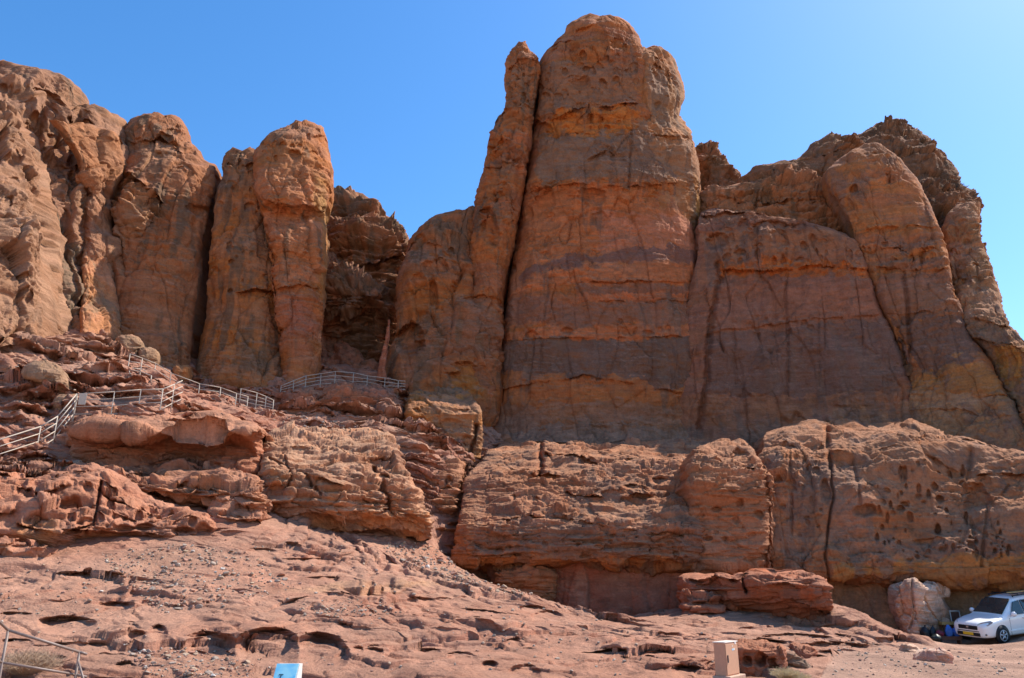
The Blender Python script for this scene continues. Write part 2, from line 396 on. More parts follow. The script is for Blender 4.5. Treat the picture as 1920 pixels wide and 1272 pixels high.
upd = (.22*lum*(.4+up_hill)+.10*rid*(.35+.9*up_hill))*(1-.9*road)+.02*fbm(P, .3, .3, .3, 3, 67)
fq = P.copy(); fq[:, 2] -= .22*P[:, 1]*low
fq[:, 2] += .10*P[:, 0]
fc = facets(fq, 2.4, 1.5, .30, 75, .25)+1.5*low*facets(fq, 6.5, 3.2, .5, 77, .2); fc2 = facets(fq, .8, .55, .14, 76, .25)
upd = upd+(.085*low+.20*up_hill)*fc*(1-road)*(.3+.9*msk)+(.035*low+.07*up_hill)*fc2*(1-road)*msk
upd = upd*calm; P2 = P+Nf*upd[:, None]; ray = P-np.array([0, 0, EYE]); ray /= np.linalg.norm(ray, axis=1, keepdims=True)
P2[:, 0] -= ray[:, 0]*out; P2[:, 1] -= ray[:, 1]*out
P2[:, 2] += road*.05*np.sin(2.1*P[:, 0]*.5+1.3*P[:, 1]+2*fbm(P, 6, 6, 6, 2, 68))
u2, v2 = project(P2)
wob = fbm(P, .9, .9, .6, 3, 70)
th = [(128,1172,52,16,0.65,1),(392,1212,54,26,0.72,1),(503,1211,60,34,1.01,1),(600,1216,44,29,0.79,1),(634,1226,20,20,0.58,1),
      (700,1222,16,8,1.0),(672,1220,10,7,.6),(255,1194,18,12,0.25,1),(298,1187,16,14,0.36,1),(800,1222,24,6,.7),(860,1230,26,9,.8),(965,1209,15,9,1.2),(918,1249,15,11,0.36,1),(985,1262,27,15,0.36,1),(880,1215,0.1,0.1,0),
      (1025,1158,30,13,0.50,1),(995,1142,26,7,0.43,1),(1135,1160,20,10,0.43,1),(1150,1224,60,8,.9),(1230,1228,34,8,.8),(1285,1258,30,13,1.0),(790,1127,30,6,.5),(140,1077,40,4,.7),(190,1077,35,5,.7),
      (570,1050,32,4,.5),(545,1025,16,8,.6),(610,1085,26,4,.6),(220,1135,30,5,.6),(190,1210,18,6,.4),(235,1250,18,8,.5),(35,1205,28,6,.7),(30,1152,30,4,.5),(1420,1205,50,7,.9),
      (1490,1195,60,6,.8),(1560,1210,50,6,.7),(1690,1203,22,7,.8),(1625,1213,30,5,.5),
      # upper slope
      (60,770,34,14,1.2),(20,700,40,12,.8),(35,775,20,9,1.5),(90,780,24,18,1.0),(160,720,24,8,1.0),(205,722,12,10,.8),(25,740,34,11,1.0),(240,745,50,10,1.0),(90,680,18,5,.7)]
th += scatter_holes(5, 30, [(0,610),(230,660),(330,720),(120,780),(0,850)], (6, 18), .6, (.2, .45))
th += scatter_holes(6, 14, [(0,1030),(480,1000),(900,1090),(1150,1180),(1250,1265),(0,1265)], (4, 12), .22, (.2, .45))
th += scatter_holes(8, 8, [(1300,1180),(1560,1190),(1700,1205),(1500,1250),(1400,1230)], (5, 20), .25, (.1, .25))
push = holes_push(u2, v2, [h for h in th if h[2] > .5], wob, .0145)*(1-.8*road)
push += ledges_push(u2, v2, [([(480,1098),(560,1105),(640,1113),(720,1118)], .06, 10, 8), ([(860,1140),(960,1150),(1060,1165)], .14, 12, 10),
   ([(1300,1198),(1420,1205),(1500,1212)], .10, 10, 8), ([(1560,1190),(1640,1196),(1725,1206)], .10, 8, 6), ([(0,672),(100,690),(240,730)], .35, 12, 9), ([(0,735),(120,752)], .4, 12, 10), ([(150,650),(250,690),(330,735)], .3, 10, 8)], wob)
ray = P2-np.array([0, 0, EYE]); ray /= np.linalg.norm(ray, axis=1, keepdims=True)
P2 = P2+ray*push[:, None]
N2 = grid_normals(P2.reshape(G.shape), False).reshape(-1, 3)
if N2[:, 2].mean() < 0: N2 = -N2
C = rock_colour(P, N2, u, v, dict(base=(.44,.205,.145), alt=(.47,.25,.185), varnish=(.33,.175,.135), var=.35, vark=.5, dust=.35, dustc=(.48,.29,.205), sat=1.12, gain=.79, tint=(1, .985, .92),
   patch=[((640,1108,110,8),(.52,.30,.18),.6,.5),((780,1098,60,6),(.56,.33,.19),.5,.5),((100,650,160,60),(.47,.29,.21),.5,.5),((880,1080,70,22),(.42,.27,.2),.55,.6),((330,1060,130,50),(.40,.25,.19),.5,.6),((700,800,120,60),(.33,.20,.15),.6,.5)]), 50)
rc = np.array((.36,.208,.142))*(1+.18*fbm(P, 1.2, 1.2, 1.2, 4, 71))[:, None]*(1+.12*fbm(P, 8, .8, 8, 2, 72))[:, None]
C = C*(1-road[:, None])+rc*road[:, None]
nv, J = uu.shape; idx = np.arange(nv*J).reshape(nv, J)
q = np.stack([idx[:-1, :-1], idx[:-1, 1:], idx[1:, 1:], idx[1:, :-1]], 2).reshape(-1, 4)
P2T = P2.copy()
terr = make_mesh('rocky_slope', P2, q, np.zeros((0, 3), int), C, SLOPE, (0, 0, 0)); tag(terr, kind='structure')
# desert floor all round, out to the horizon, just below the slope
gm, gt, gp = new_mat("desert_sand"); gn = gt.nodes.new("ShaderNodeTexNoise"); gn.inputs['Scale'].default_value = .6; gn.inputs['Detail'].default_value = 8
gg = gt.nodes.new("ShaderNodeNewGeometry"); gt.links.new(gg.outputs['Position'], gn.inputs['Vector'])
gr_ = gt.nodes.new("ShaderNodeValToRGB"); gr_.color_ramp.elements[0].color = (.40,.22,.14,1); gr_.color_ramp.elements[1].color = (.54,.33,.22,1)
gt.links.new(gn.outputs['Fac'], gr_.inputs[0]); gt.links.new(gr_.outputs[0], gp.inputs['Base Color']); gp.inputs['Roughness'].default_value = .95
gme = bpy.data.meshes.new('ground'); S = 2500
gme.from_pydata([(-S,-S,0),(S,-S,0),(S,S,0),(-S,S,0)], [], [(0,1,2,3)]); gme.materials.append(gm)
go = bpy.data.objects.new('ground', gme); go.location = (0, 0, -.6); scn.collection.objects.link(go); tag(go, kind='structure')

# ================================================================ rock formations
R1 = dict(big=.40, bigs=5.5, strata=.045, sh=.4, flute=.09, mid=.04, mids=.7, fine=.022)
ROUGH = dict(big=.6, bigs=3.5, strata=.15, sh=.36, flute=.05, mid=.10, mids=.8, fine=.05, fac=.40, facs=(1.7, 1.7, 1.5), fac2=.14, facs2=(.6, .6, .5))
LEDGY = dict(big=.28, bigs=2.6, strata=.16, sh=.24, flute=.0, mid=.02, mids=.5, fine=.02, warp=.10, fac=.16, facs=(1.8, 1.8, .5), fac2=.07, facs2=(.6, .6, .2), frac=.05, fac3=.018)
# ---- left wall
left = [
 loft([(104,-60,12),(112,-90,30),(128,-120,80),(140,-140,110),(158,-160,143),(176,-180,146),(190,-180,143),(205,-180,190),(224,-180,222),(250,-180,230),(300,-180,233),(320,-180,228),(345,-180,216),(380,-180,206),(450,-180,206),(500,-180,216),(560,-180,230),(640,-180,234),(690,-180,236)],
  [(-150,600,36),(0,600,42),(230,640,48.5),(0,108,48),(220,225,53),(-150,150,42)], 1.2, n=3, thick=8, nz=dict(R1, big=.6, bigs=3.2, flute=.20, fac=.42, facs=(2.4,2.4,8), fac2=.10, facs2=(.9,.9,2), strata=.06, frac=.3), seed=101,
  holes=[(85,195,28,26,1.2),(150,240,26,16,1.2),(60,255,22,30,1.1),(165,330,18,30,.9),(110,300,26,60,.7),(35,330,20,40,.8)]+scatter_holes(11,40,[(0,130),(140,200),(230,260),(200,330),(0,330)],(4,14),.7)+scatter_holes(12,30,[(0,380),(80,420),(80,580),(0,560)],(4,12),.5),
  cracks=[([(78,200),(70,300),(90,420),(80,560)],7,1.2),([(150,200),(140,340),(152,470),(142,590)],6,.9),([(118,400),(130,500),(128,580)],5,.6)],
  col=dict(sat=1.08, gain=.56, base=(.46,.265,.16), alt=(.50,.30,.20), varnish=GR, var=.45, patch=[([(75,330),(105,400),(140,470),(146,600),(80,590),(85,480)],(.25,.215,.155),.85,.6),([(150,400),(180,380),(180,600),(150,590)],(.55,.30,.19),.7,.5),((215,560,16,60),(.36,.28,.2),.7,.5)])),
 loft([(188,-60,8),(200,-70,18),(240,-80,40),(300,-90,58),(370,-90,72),(430,-100,70),(520,-100,80),(580,-100,84),(640,-100,80)], [(-150,600,33),(0,600,39.5),(80,560,41),(0,190,44)], 2.0, n=2.2, thick=5, nz=dict(R1, big=.45, bigs=3, flute=.15, fac=.40, facs=(1.8,1.8,5), fac2=.12, facs2=(.7,.7,.9), strata=.08), seed=102,
  holes=scatter_holes(13,30,[(0,260),(60,330),(70,560),(0,560)],(4,14),.6), col=dict(sat=1.06, gain=.60, base=(.47,.275,.17), alt=(.50,.32,.215), varnish=(.30,.19,.13), var=.4)),
 loft([(410,160,180),(440,158,195),(520,152,212),(580,148,225),(625,146,232),(660,146,236)], [(150,600,45),(230,640,48),(150,400,48.5)], 1.6, n=2.2, thick=4, nz=dict(R1, flute=.25), seed=103, col=dict(base=(.55,.31,.20), alt=(.52,.29,.17), varnish=(.32,.25,.18), var=.3)),
 loft([(225,95,160),(250,110,222),(300,140,231),(340,150,222),(370,165,205),(395,175,200)], [(100,250,46),(230,250,51.5),(150,380,48.5)], 1.8, n=2.2, thick=4, nz=dict(R1, fac=.35, fac2=.12), seed=104, col=dict(base=(.42,.235,.145), alt=(.40,.24,.16), varnish=GR, var=.5)),
]
rock('cliff_wall', left, 'tall sunlit rock wall with fluted ribs above the upper path, cut by the left frame edge', 'cliff')
# ---- broad brown buttress
but = [
 loft([(217,296,318),(222,275,334),(232,252,345),(245,233,350),(265,230,352),(282,228,372),(300,226,382),(312,224,402),(345,222,404),(372,220,392),(400,218,386),(470,216,380),(550,214,374),(640,214,362),(700,220,356),(760,225,356)],
  [(230,640,49.5),(370,690,51.5),(230,250,54),(400,320,55)], 2.4, n=2.8, thick=6, nz=dict(R1, big=0.64, strata=0.063, mid=0.06, fac=.26, fac2=.08), seed=111,
  ledges=[([(232,262),(300,255),(350,285)],.5,12,10),([(230,320),(262,345),(310,390)],.8,16,30)],
  holes=[(310,262,22,12,.8),(240,370,24,30,1.0),(365,395,22,10,.6)]+scatter_holes(14,24,[(240,235),(345,235),(400,320),(330,330)],(3,10),.5),
  col=dict(base=(.36,.19,.115), alt=(.40,.22,.14), varnish=GR, var=.62, vark=.85, patch=[((290,290,50,40),(.35,.25,.17),.6,.6),((300,480,60,60),(.40,.20,.11),.5,.7)])),
 loft([(325,232,245),(345,222,285),(370,216,302),(400,212,306),(420,214,290),(440,216,270),(460,216,250)], [(230,400,51.5),(300,400,52.5),(260,330,53)], 2.2, n=2, thick=3, nz=ROUGH, seed=112, col=dict(base=(.40,.23,.14), alt=(.36,.24,.17), var=.5)),
]
rock('rock_buttress', but, 'broad shaded brown rock buttress between the left cliff wall and the mushroom headed pillar', 'rock buttress')
# ---- mushroom-headed pillar
pil = [
 loft([(274,435,470),(283,420,482),(292,414,486),(312,411,492),(330,416,494),(352,408,500),(400,402,506),(470,393,520),(550,388,532),(600,380,534),(650,372,535),(700,366,540),(760,360,545)],
  [(370,690,51.5),(540,690,53),(440,280,54.5)], 2.9, n=2.3, thick=5, nz=dict(R1, strata=0.054, fac=.2, fac2=.07), seed=121,
  holes=[(430,545,6,6,.5),(432,470,5,7,.5)]+scatter_holes(15,26,[(412,290),(480,290),(495,400),(410,400)],(3,9),.5)+scatter_holes(16,18,[(400,460),(500,460),(510,530),(400,530)],(2,6),.4),
  ledges=[([(440,548),(480,540),(525,546)],.45,10,8)],
  col=dict(base=(.45,.21,.10), alt=(.42,.23,.14), varnish=GR, var=.55, patch=[((480,450,45,50),(.30,.22,.16),.65,.6),((490,620,30,80),(.32,.21,.14),.6,.6),((430,330,60,50),(.34,.23,.16),.5,.6),((450,640,60,40),(.50,.25,.12),.5,.6)])),
 loft([(224,556,572),(230,540,592),(238,522,608),(250,502,612),(266,486,612),(285,475,617),(310,471,623,-.3),(345,473,624,-.6),(370,482,622,-.7),(384,487,618,-.5),(394,490,613,.1),(406,493,610,.5),(418,496,609,.2),(430,499,609,-.3),(445,501,609,-.3),(500,508,608),(560,516,606),(600,518,602),(660,520,599),(710,522,592),(760,525,590)],
  [(500,690,51.5),(600,690,53.5),(540,230,54.5)], 3.3, n=2.2, thick=5, nz=dict(R1, strata=0.063, mid=0.078, fac=.2, fac2=.07), seed=122,
  ledges=[([(490,372),(530,392),(570,384),(612,398)],.35,16,26),([(522,470),(606,478)],.12,14,10),([(520,548),(560,535),(606,545)],.3,16,14)],
  holes=scatter_holes(17,26,[(490,262),(545,236),(610,246),(610,290),(490,300)],(3,10),.45)+scatter_holes(18,12,[(500,400),(600,400),(600,430),(510,430)],(3,7),.3),
  cracks=[([(472,285),(478,370),(500,430),(515,500),(525,560),(526,640)],3,.8)],
  col=dict(base=(.45,.21,.105), alt=(.49,.26,.165), varnish=GR, var=.42, patch=[((540,300,60,60),(.38,.21,.12),.6,.6),((605,470,12,130),YE,.5,.5),((600,380,16,50),(.47,.34,.17),.5,.5),((560,470,40,60),(.52,.27,.165),.7,.6),((560,600,36,60),(.33,.155,.12),.7,.6),((550,245,60,16),(.33,.21,.15),.7,.5)])),  # yellow strips put the sunlit right rim into the colour
]
rock('rock_pillar', pil, 'orange rock pillar split by a thin crack, with a bulging mushroom head', 'rock pillar')
# ---- back of the gully
gul = [
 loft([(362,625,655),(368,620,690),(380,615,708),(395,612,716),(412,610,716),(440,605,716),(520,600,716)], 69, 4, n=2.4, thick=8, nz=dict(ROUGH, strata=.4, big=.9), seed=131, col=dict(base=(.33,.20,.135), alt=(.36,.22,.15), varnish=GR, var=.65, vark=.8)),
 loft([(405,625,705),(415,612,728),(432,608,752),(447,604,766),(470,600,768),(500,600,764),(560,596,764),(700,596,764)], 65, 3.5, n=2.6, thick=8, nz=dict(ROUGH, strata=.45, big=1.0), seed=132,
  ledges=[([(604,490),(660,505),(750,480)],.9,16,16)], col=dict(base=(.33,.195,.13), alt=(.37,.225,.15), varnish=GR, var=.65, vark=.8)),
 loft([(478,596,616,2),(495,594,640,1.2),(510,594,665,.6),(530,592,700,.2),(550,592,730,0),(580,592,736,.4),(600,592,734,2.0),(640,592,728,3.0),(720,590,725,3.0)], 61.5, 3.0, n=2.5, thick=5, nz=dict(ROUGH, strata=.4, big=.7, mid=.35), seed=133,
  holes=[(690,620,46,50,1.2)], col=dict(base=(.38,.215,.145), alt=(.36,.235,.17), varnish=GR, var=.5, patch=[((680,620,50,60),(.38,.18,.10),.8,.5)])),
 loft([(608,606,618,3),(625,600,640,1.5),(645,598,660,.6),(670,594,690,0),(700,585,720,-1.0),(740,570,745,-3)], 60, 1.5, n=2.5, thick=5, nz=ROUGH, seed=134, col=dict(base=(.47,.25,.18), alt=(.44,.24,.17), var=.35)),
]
gul.append(loft([(330,330,470,1),(345,320,480),(500,320,480),(740,320,480)], 61, 1.5, n=4, thick=4, nz=R1, seed=135, col=dict(base=(.26,.16,.11), alt=(.22,.15,.11), varnish=DK, var=.7)))  # added backing wall, coloured dark to stand for the shade in the cleft
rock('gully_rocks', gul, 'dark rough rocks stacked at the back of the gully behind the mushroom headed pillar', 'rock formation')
rock('rock_sliver', [loft([(600,727,731),(630,723,730),(660,717,726),(680,712,722),(693,709,719),(702,705,723),(712,703,726)], 53.4, .3, n=2.6, thick=.8, du=.8, dv=.8, nz=dict(R1, big=.12, bigs=1.2, fac=.10, facs=(.5,.5,.9), fac2=.04, facs2=(.25,.25,.3), frac=0), seed=137, col=dict(base=(.44,.215,.15), alt=(.46,.25,.18), varnish=(.30,.16,.12), var=.45))],
  'thin reddish sliver of rock leaning behind the right end of the curved railing', 'rock formation')
# ---- shoulder left of the great tower
sho = [
 loft([(398,862,884),(402,818,888),(412,806,892),(425,790,895),(440,778,897),(452,768,900),(480,760,905),(520,754,930),(560,748,935),(600,742,935),(650,736,935),(700,730,935),(760,735,935),(840,740,930)],
  [(740,700,56),(930,700,57.5),(850,400,60)], 3.0, n=2.3, thick=6, nz=dict(R1, big=0.72, strata=0.063, mid=0.091, fac=.28, fac2=.09), seed=141,
  holes=[(770,640,26,36,1.4),(812,560,9,34,.8),(790,560,16,40,.5),(870,535,26,34,.6),(900,565,46,14,.7),(800,470,40,20,.6),(880,715,36,34,.7)]+scatter_holes(19,30,[(770,440),(880,405),(890,520),(780,520)],(4,16),.6,(.8,2.4)),
  col=dict(base=(.40,.18,.09), alt=(.36,.19,.12), varnish=GR, var=.55, patch=[((860,620,90,50),(.24,.16,.125),.75,.6),((800,570,40,40),(.43,.19,.085),.6,.6),((880,715,40,40),(.42,.21,.09),.8,.4),((830,430,60,40),(.30,.19,.13),.6,.6),((800,680,60,40),(.32,.175,.125),.6,.6)])),
 loft([(726,790,850,5),(736,772,884,2.6),(748,764,896,1.0),(760,761,904,.3),(775,759,906,0),(790,758,904,.2),(820,755,902,.1),(860,750,898,.2),(890,746,888,-.3),(930,742,880,-1.2),(960,740,880,-2)], [(750,800,48.8),(900,800,49.5)], 1.2, n=5, thick=6, nz=dict(R1, strata=0.072, mid=0.130), seed=142,
  holes=[(790,810,12,30,.5),(815,745,12,12,.6),(835,800,40,14,.3)]+scatter_holes(20,16,[(770,750),(890,760),(890,860),(770,860)],(3,10),.4), cracks=[([(765,740),(755,800),(748,870)],3,.7),([(893,800),(880,850),(870,900)],4,.9)],
  col=dict(base=(.46,.24,.12), alt=(.42,.27,.18), varnish=(.26,.19,.14), var=.5, patch=[((820,830,40,30),(.50,.33,.2),.6,.6),((820,780,60,14),(.47,.21,.09),.6,.6)])),
]
rock('rock_shoulder', sho, 'rounded shaded rock shoulder rising from the gully path to the foot of the thin spire', 'rock formation')
# ---- thin spire
fin = [
 loft([(77,972,985),(86,965,989),(95,958,992),(104,951,1002),(115,949,1010),(122,949,1012),(150,947,1011),(180,946,1009),(205,944,1006),(222,932,1002),(250,918,998),(300,908,991),(350,898,984),(400,888,974),(440,885,966),(480,880,958),(500,879,954),(560,870,946),(650,850,938),(720,846,934),(800,850,930)],
  [(890,700,58),(890,400,59.5),(980,100,60.5)], 3.0, n=2.1, thick=4, nz=dict(R1, mid=.12, mids=.8, strata=.045, fine=.05, fac=.18, facs=(1.2,1.2,2), fac2=.12), seed=151,
  holes=[(945,300,22,38,.8),(955,235,28,26,.8),(920,430,12,34,.9),(945,380,20,34,.6),(910,570,36,14,.5)]+scatter_holes(21,60,[(952,110),(1005,120),(1005,215),(948,215)],(3,9),.6)+scatter_holes(22,20,[(915,250),(960,250),(950,460),(890,460)],(3,9),.4),
  ledges=[([(905,322),(940,306),(985,312)],.4,12,14)],
  col=dict(base=(.41,.19,.10), alt=(.38,.19,.12), varnish=GR, var=.5, patch=[((975,160,32,60),(.30,.20,.14),.7,.6),((945,310,30,12),(.27,.20,.15),.7,.5),((905,640,40,70),(.24,.165,.13),.8,.5)])),
]
rock('rock_spire', fin, 'thin jagged rock spire leaning against the left flank of the great tower', 'rock spire')
# ---- the great tower
TC = [  # colour areas of the tower's own beds, traced
 ([(1000,150),(1060,120),(1195,120),(1195,190),(1100,215),(1020,230)],(.31,.205,.145),.6,.5),
 ([(1040,215),(1195,205),(1200,255),(1030,262)],(.45,.205,.09),.8,.5),
 ([(1010,262),(1110,250),(1310,255),(1310,335),(1200,345),(1010,345)],(.28,.205,.155),.75,.5),
 ([(990,350),(1180,352),(1300,395),(1305,470),(1140,470),(970,520),(960,480)],(.45,.205,.115),.75,.6),
 ([(1120,400),(1300,400),(1300,462),(1120,465)],(.46,.24,.17),.6,.6),
 ([(985,515),(1080,475),(1180,464),(1305,464),(1305,490),(1180,492),(1080,500),(980,535)],(.25,.155,.13),.85,.35),
 ([(975,540),(1080,503),(1300,495),(1300,528),(1090,532),(950,560)],(.47,.215,.125),.8,.35),
 ([(1080,535),(1300,530),(1300,550),(1080,552)],(.30,.18,.14),.7,.3),
 ([(1080,552),(1300,548),(1302,564),(1080,566)],(.46,.20,.12),.8,.3),
 ([(950,570),(1080,566),(1330,566),(1335,606),(1100,610),(945,600)],(.29,.18,.14),.7,.4),
 ([(940,618),(1040,612),(1330,610),(1335,632),(1060,634),(935,642)],(.46,.21,.125),.75,.4),
 ([(930,645),(1060,634),(1335,634),(1330,720),(1240,728),(1150,705),(1000,700),(925,700)],(.205,.15,.125),.9,.4),
 ([(925,715),(1050,705),(1150,705),(1230,730),(1320,738),(1310,760),(920,750)],(.41,.19,.10),.65,.6),
 ([(920,752),(1310,758),(1310,800),(930,800)],(.36,.235,.175),.6,.6),
 ([(940,800),(1340,796),(1330,845),(1000,845)],(.34,.245,.195),.85,.4)]
TC = [(a, tuple(x*(1.12 if c[0] > .38 else .93) for x in c), min(1, k*1.2), e) for a, c, k, e in TC]
tow = [
 loft([(29,1112,1140),(33,1090,1160),(40,1072,1174),(50,1062,1184),(62,1059,1194),(78,1040,1204),(95,1028,1210),(112,1018,1214,.2),(130,1013,1216,.2),(170,1010,1218),(196,1008,1222,-.2),(212,1007,1226,-.3),(224,1005,1230,.1),(246,1002,1240,.2),(254,1002,1245,.15),(264,1000,1250,-.15),(300,995,1262,-.3),(340,988,1276,-.4),(352,986,1280,-.2),(370,982,1285,.15),(400,976,1292,.25),(450,966,1302,.2),(480,961,1306,0),(500,958,1307),(560,949,1306),(600,944,1320),(650,940,1332),(700,936,1330),(740,930,1325),(780,925,1315),(810,910,1320,-.5),(835,900,1330,-1.5),(860,890,1340,-3),(900,880,1350,-6)],
  [(930,790,58.5),(1330,790,59),(1000,100,61.5),(1250,100,62)], 4.6, n=3.0, thick=10, du=1.4, dv=1.4, nz=dict(R1, big=0.40, strata=0.050, mid=0.058, flute=.13), seed=161,
  holes=scatter_holes(23,70,[(1020,120),(1190,60),(1195,165),(1010,190)],(2.5,9),.5,(.5,1.5))+scatter_holes(24,26,[(1000,200),(1180,235),(1195,255),(1020,258)],(3,10),.5)+scatter_holes(25,34,[(990,360),(1290,380),(1290,465),(990,500)],(4,14),.3,(.8,2.2))+scatter_holes(26,24,[(1160,600),(1310,610),(1310,632),(1160,632)],(3,9),.35)+[(1060,100,26,30,.7),(1110,70,30,20,.5),(1160,85,16,16,.6),(1085,155,20,12,.5),(995,628,13,8,.4),(1065,622,12,8,.4),(1015,245,22,16,.8),(1110,370,26,16,.5),(1020,380,20,34,.5),(955,500,9,9,1.6)],
  cracks=[([(1182,240),(1181,300),(1177,352)],2.5,.3),([(1040,480),(1030,540),(1018,620),(1014,700)],2.2,.13),([(985,350),(970,430),(956,500),(948,560),(940,650),(932,760)],4,.6)],
  ledges=[([(1030,226),(1100,200),(1200,195)],.45,22,16),([(1020,262),(1080,252),(1250,250)],-.25,6,30),([(1160,352),(1250,345),(1300,340)],.35,16,12),([(1000,352),(1090,345),(1170,352)],.35,24,16),([(1100,302),(1140,285),(1176,305)],.4,20,10),([(945,560),(1040,538),(1100,532),(1300,528)],.22,10,10),([(940,640),(1040,634),(1330,632)],.16,14,8),([(1080,566),(1305,565)],.15,8,8),([(930,735),(1100,706),(1240,730),(1320,740)],.22,14,20),([(1000,800),(1200,800),(1330,795)],-.3,10,16)],
  col=dict(base=(.42,.20,.105), alt=(.38,.20,.13), varnish=(.23,.165,.13), var=.42, vark=.7, patch=TC)),
 loft([(86,1200,1222),(92,1190,1240),(100,1180,1254),(112,1170,1264),(130,1160,1272),(160,1155,1279),(185,1152,1280),(200,1150,1275),(220,1150,1274),(235,1150,1284),(250,1150,1296),(270,1150,1304),(300,1150,1309),(340,1150,1311),(400,1150,1310),(440,1150,1308),(470,1150,1305),(520,1150,1300),(580,1150,1296)],
  [(1250,560,61.5),(1200,100,63.2),(1290,100,63.8)], 4.4, n=2.1, thick=8, nz=dict(R1, big=0.48, mid=0.111, flute=.2), seed=162,
  ledges=[([(1225,120),(1275,150)],.4,10,30),([(1200,248),(1300,262)],.25,14,12),([(1194,350),(1250,345),(1306,342)],.35,18,14)],
  holes=[(1240,145,16,34,.8),(1285,268,16,12,.8)]+scatter_holes(27,24,[(1200,120),(1270,130),(1300,330),(1200,330)],(3,9),.35),
  col=dict(base=(.42,.215,.115), alt=(.44,.26,.16), varnish=(.24,.18,.14), var=.42, patch=[((1300,430,12,80),YE,.85,.5),((1245,140,26,40),(.38,.21,.12),.6,.5),((1230,300,70,40),(.30,.225,.17),.75,.6),((1250,200,40,50),(.42,.31,.21),.6,.6),((1250,440,60,40),(.46,.22,.14),.7,.6),((1250,480,60,14),(.25,.155,.13),.8,.4),((1250,515,60,18),(.45,.21,.125),.7,.4)])),
]
tow.append(loft([(135,985,1050,1),(150,980,1060),(300,950,1040),(500,920,1010),(820,900,990)], 64.5, 1.5, n=4, thick=3, nz=R1, seed=163, col=dict(base=(.26,.16,.11), alt=(.22,.15,.11), varnish=DK, var=.7)))  # added backing behind the spire gap, shade put into its dark colour
rock('rock_tower', tow, 'giant round topped sandstone tower, the tallest rock, with orange and grey beds', 'rock tower')
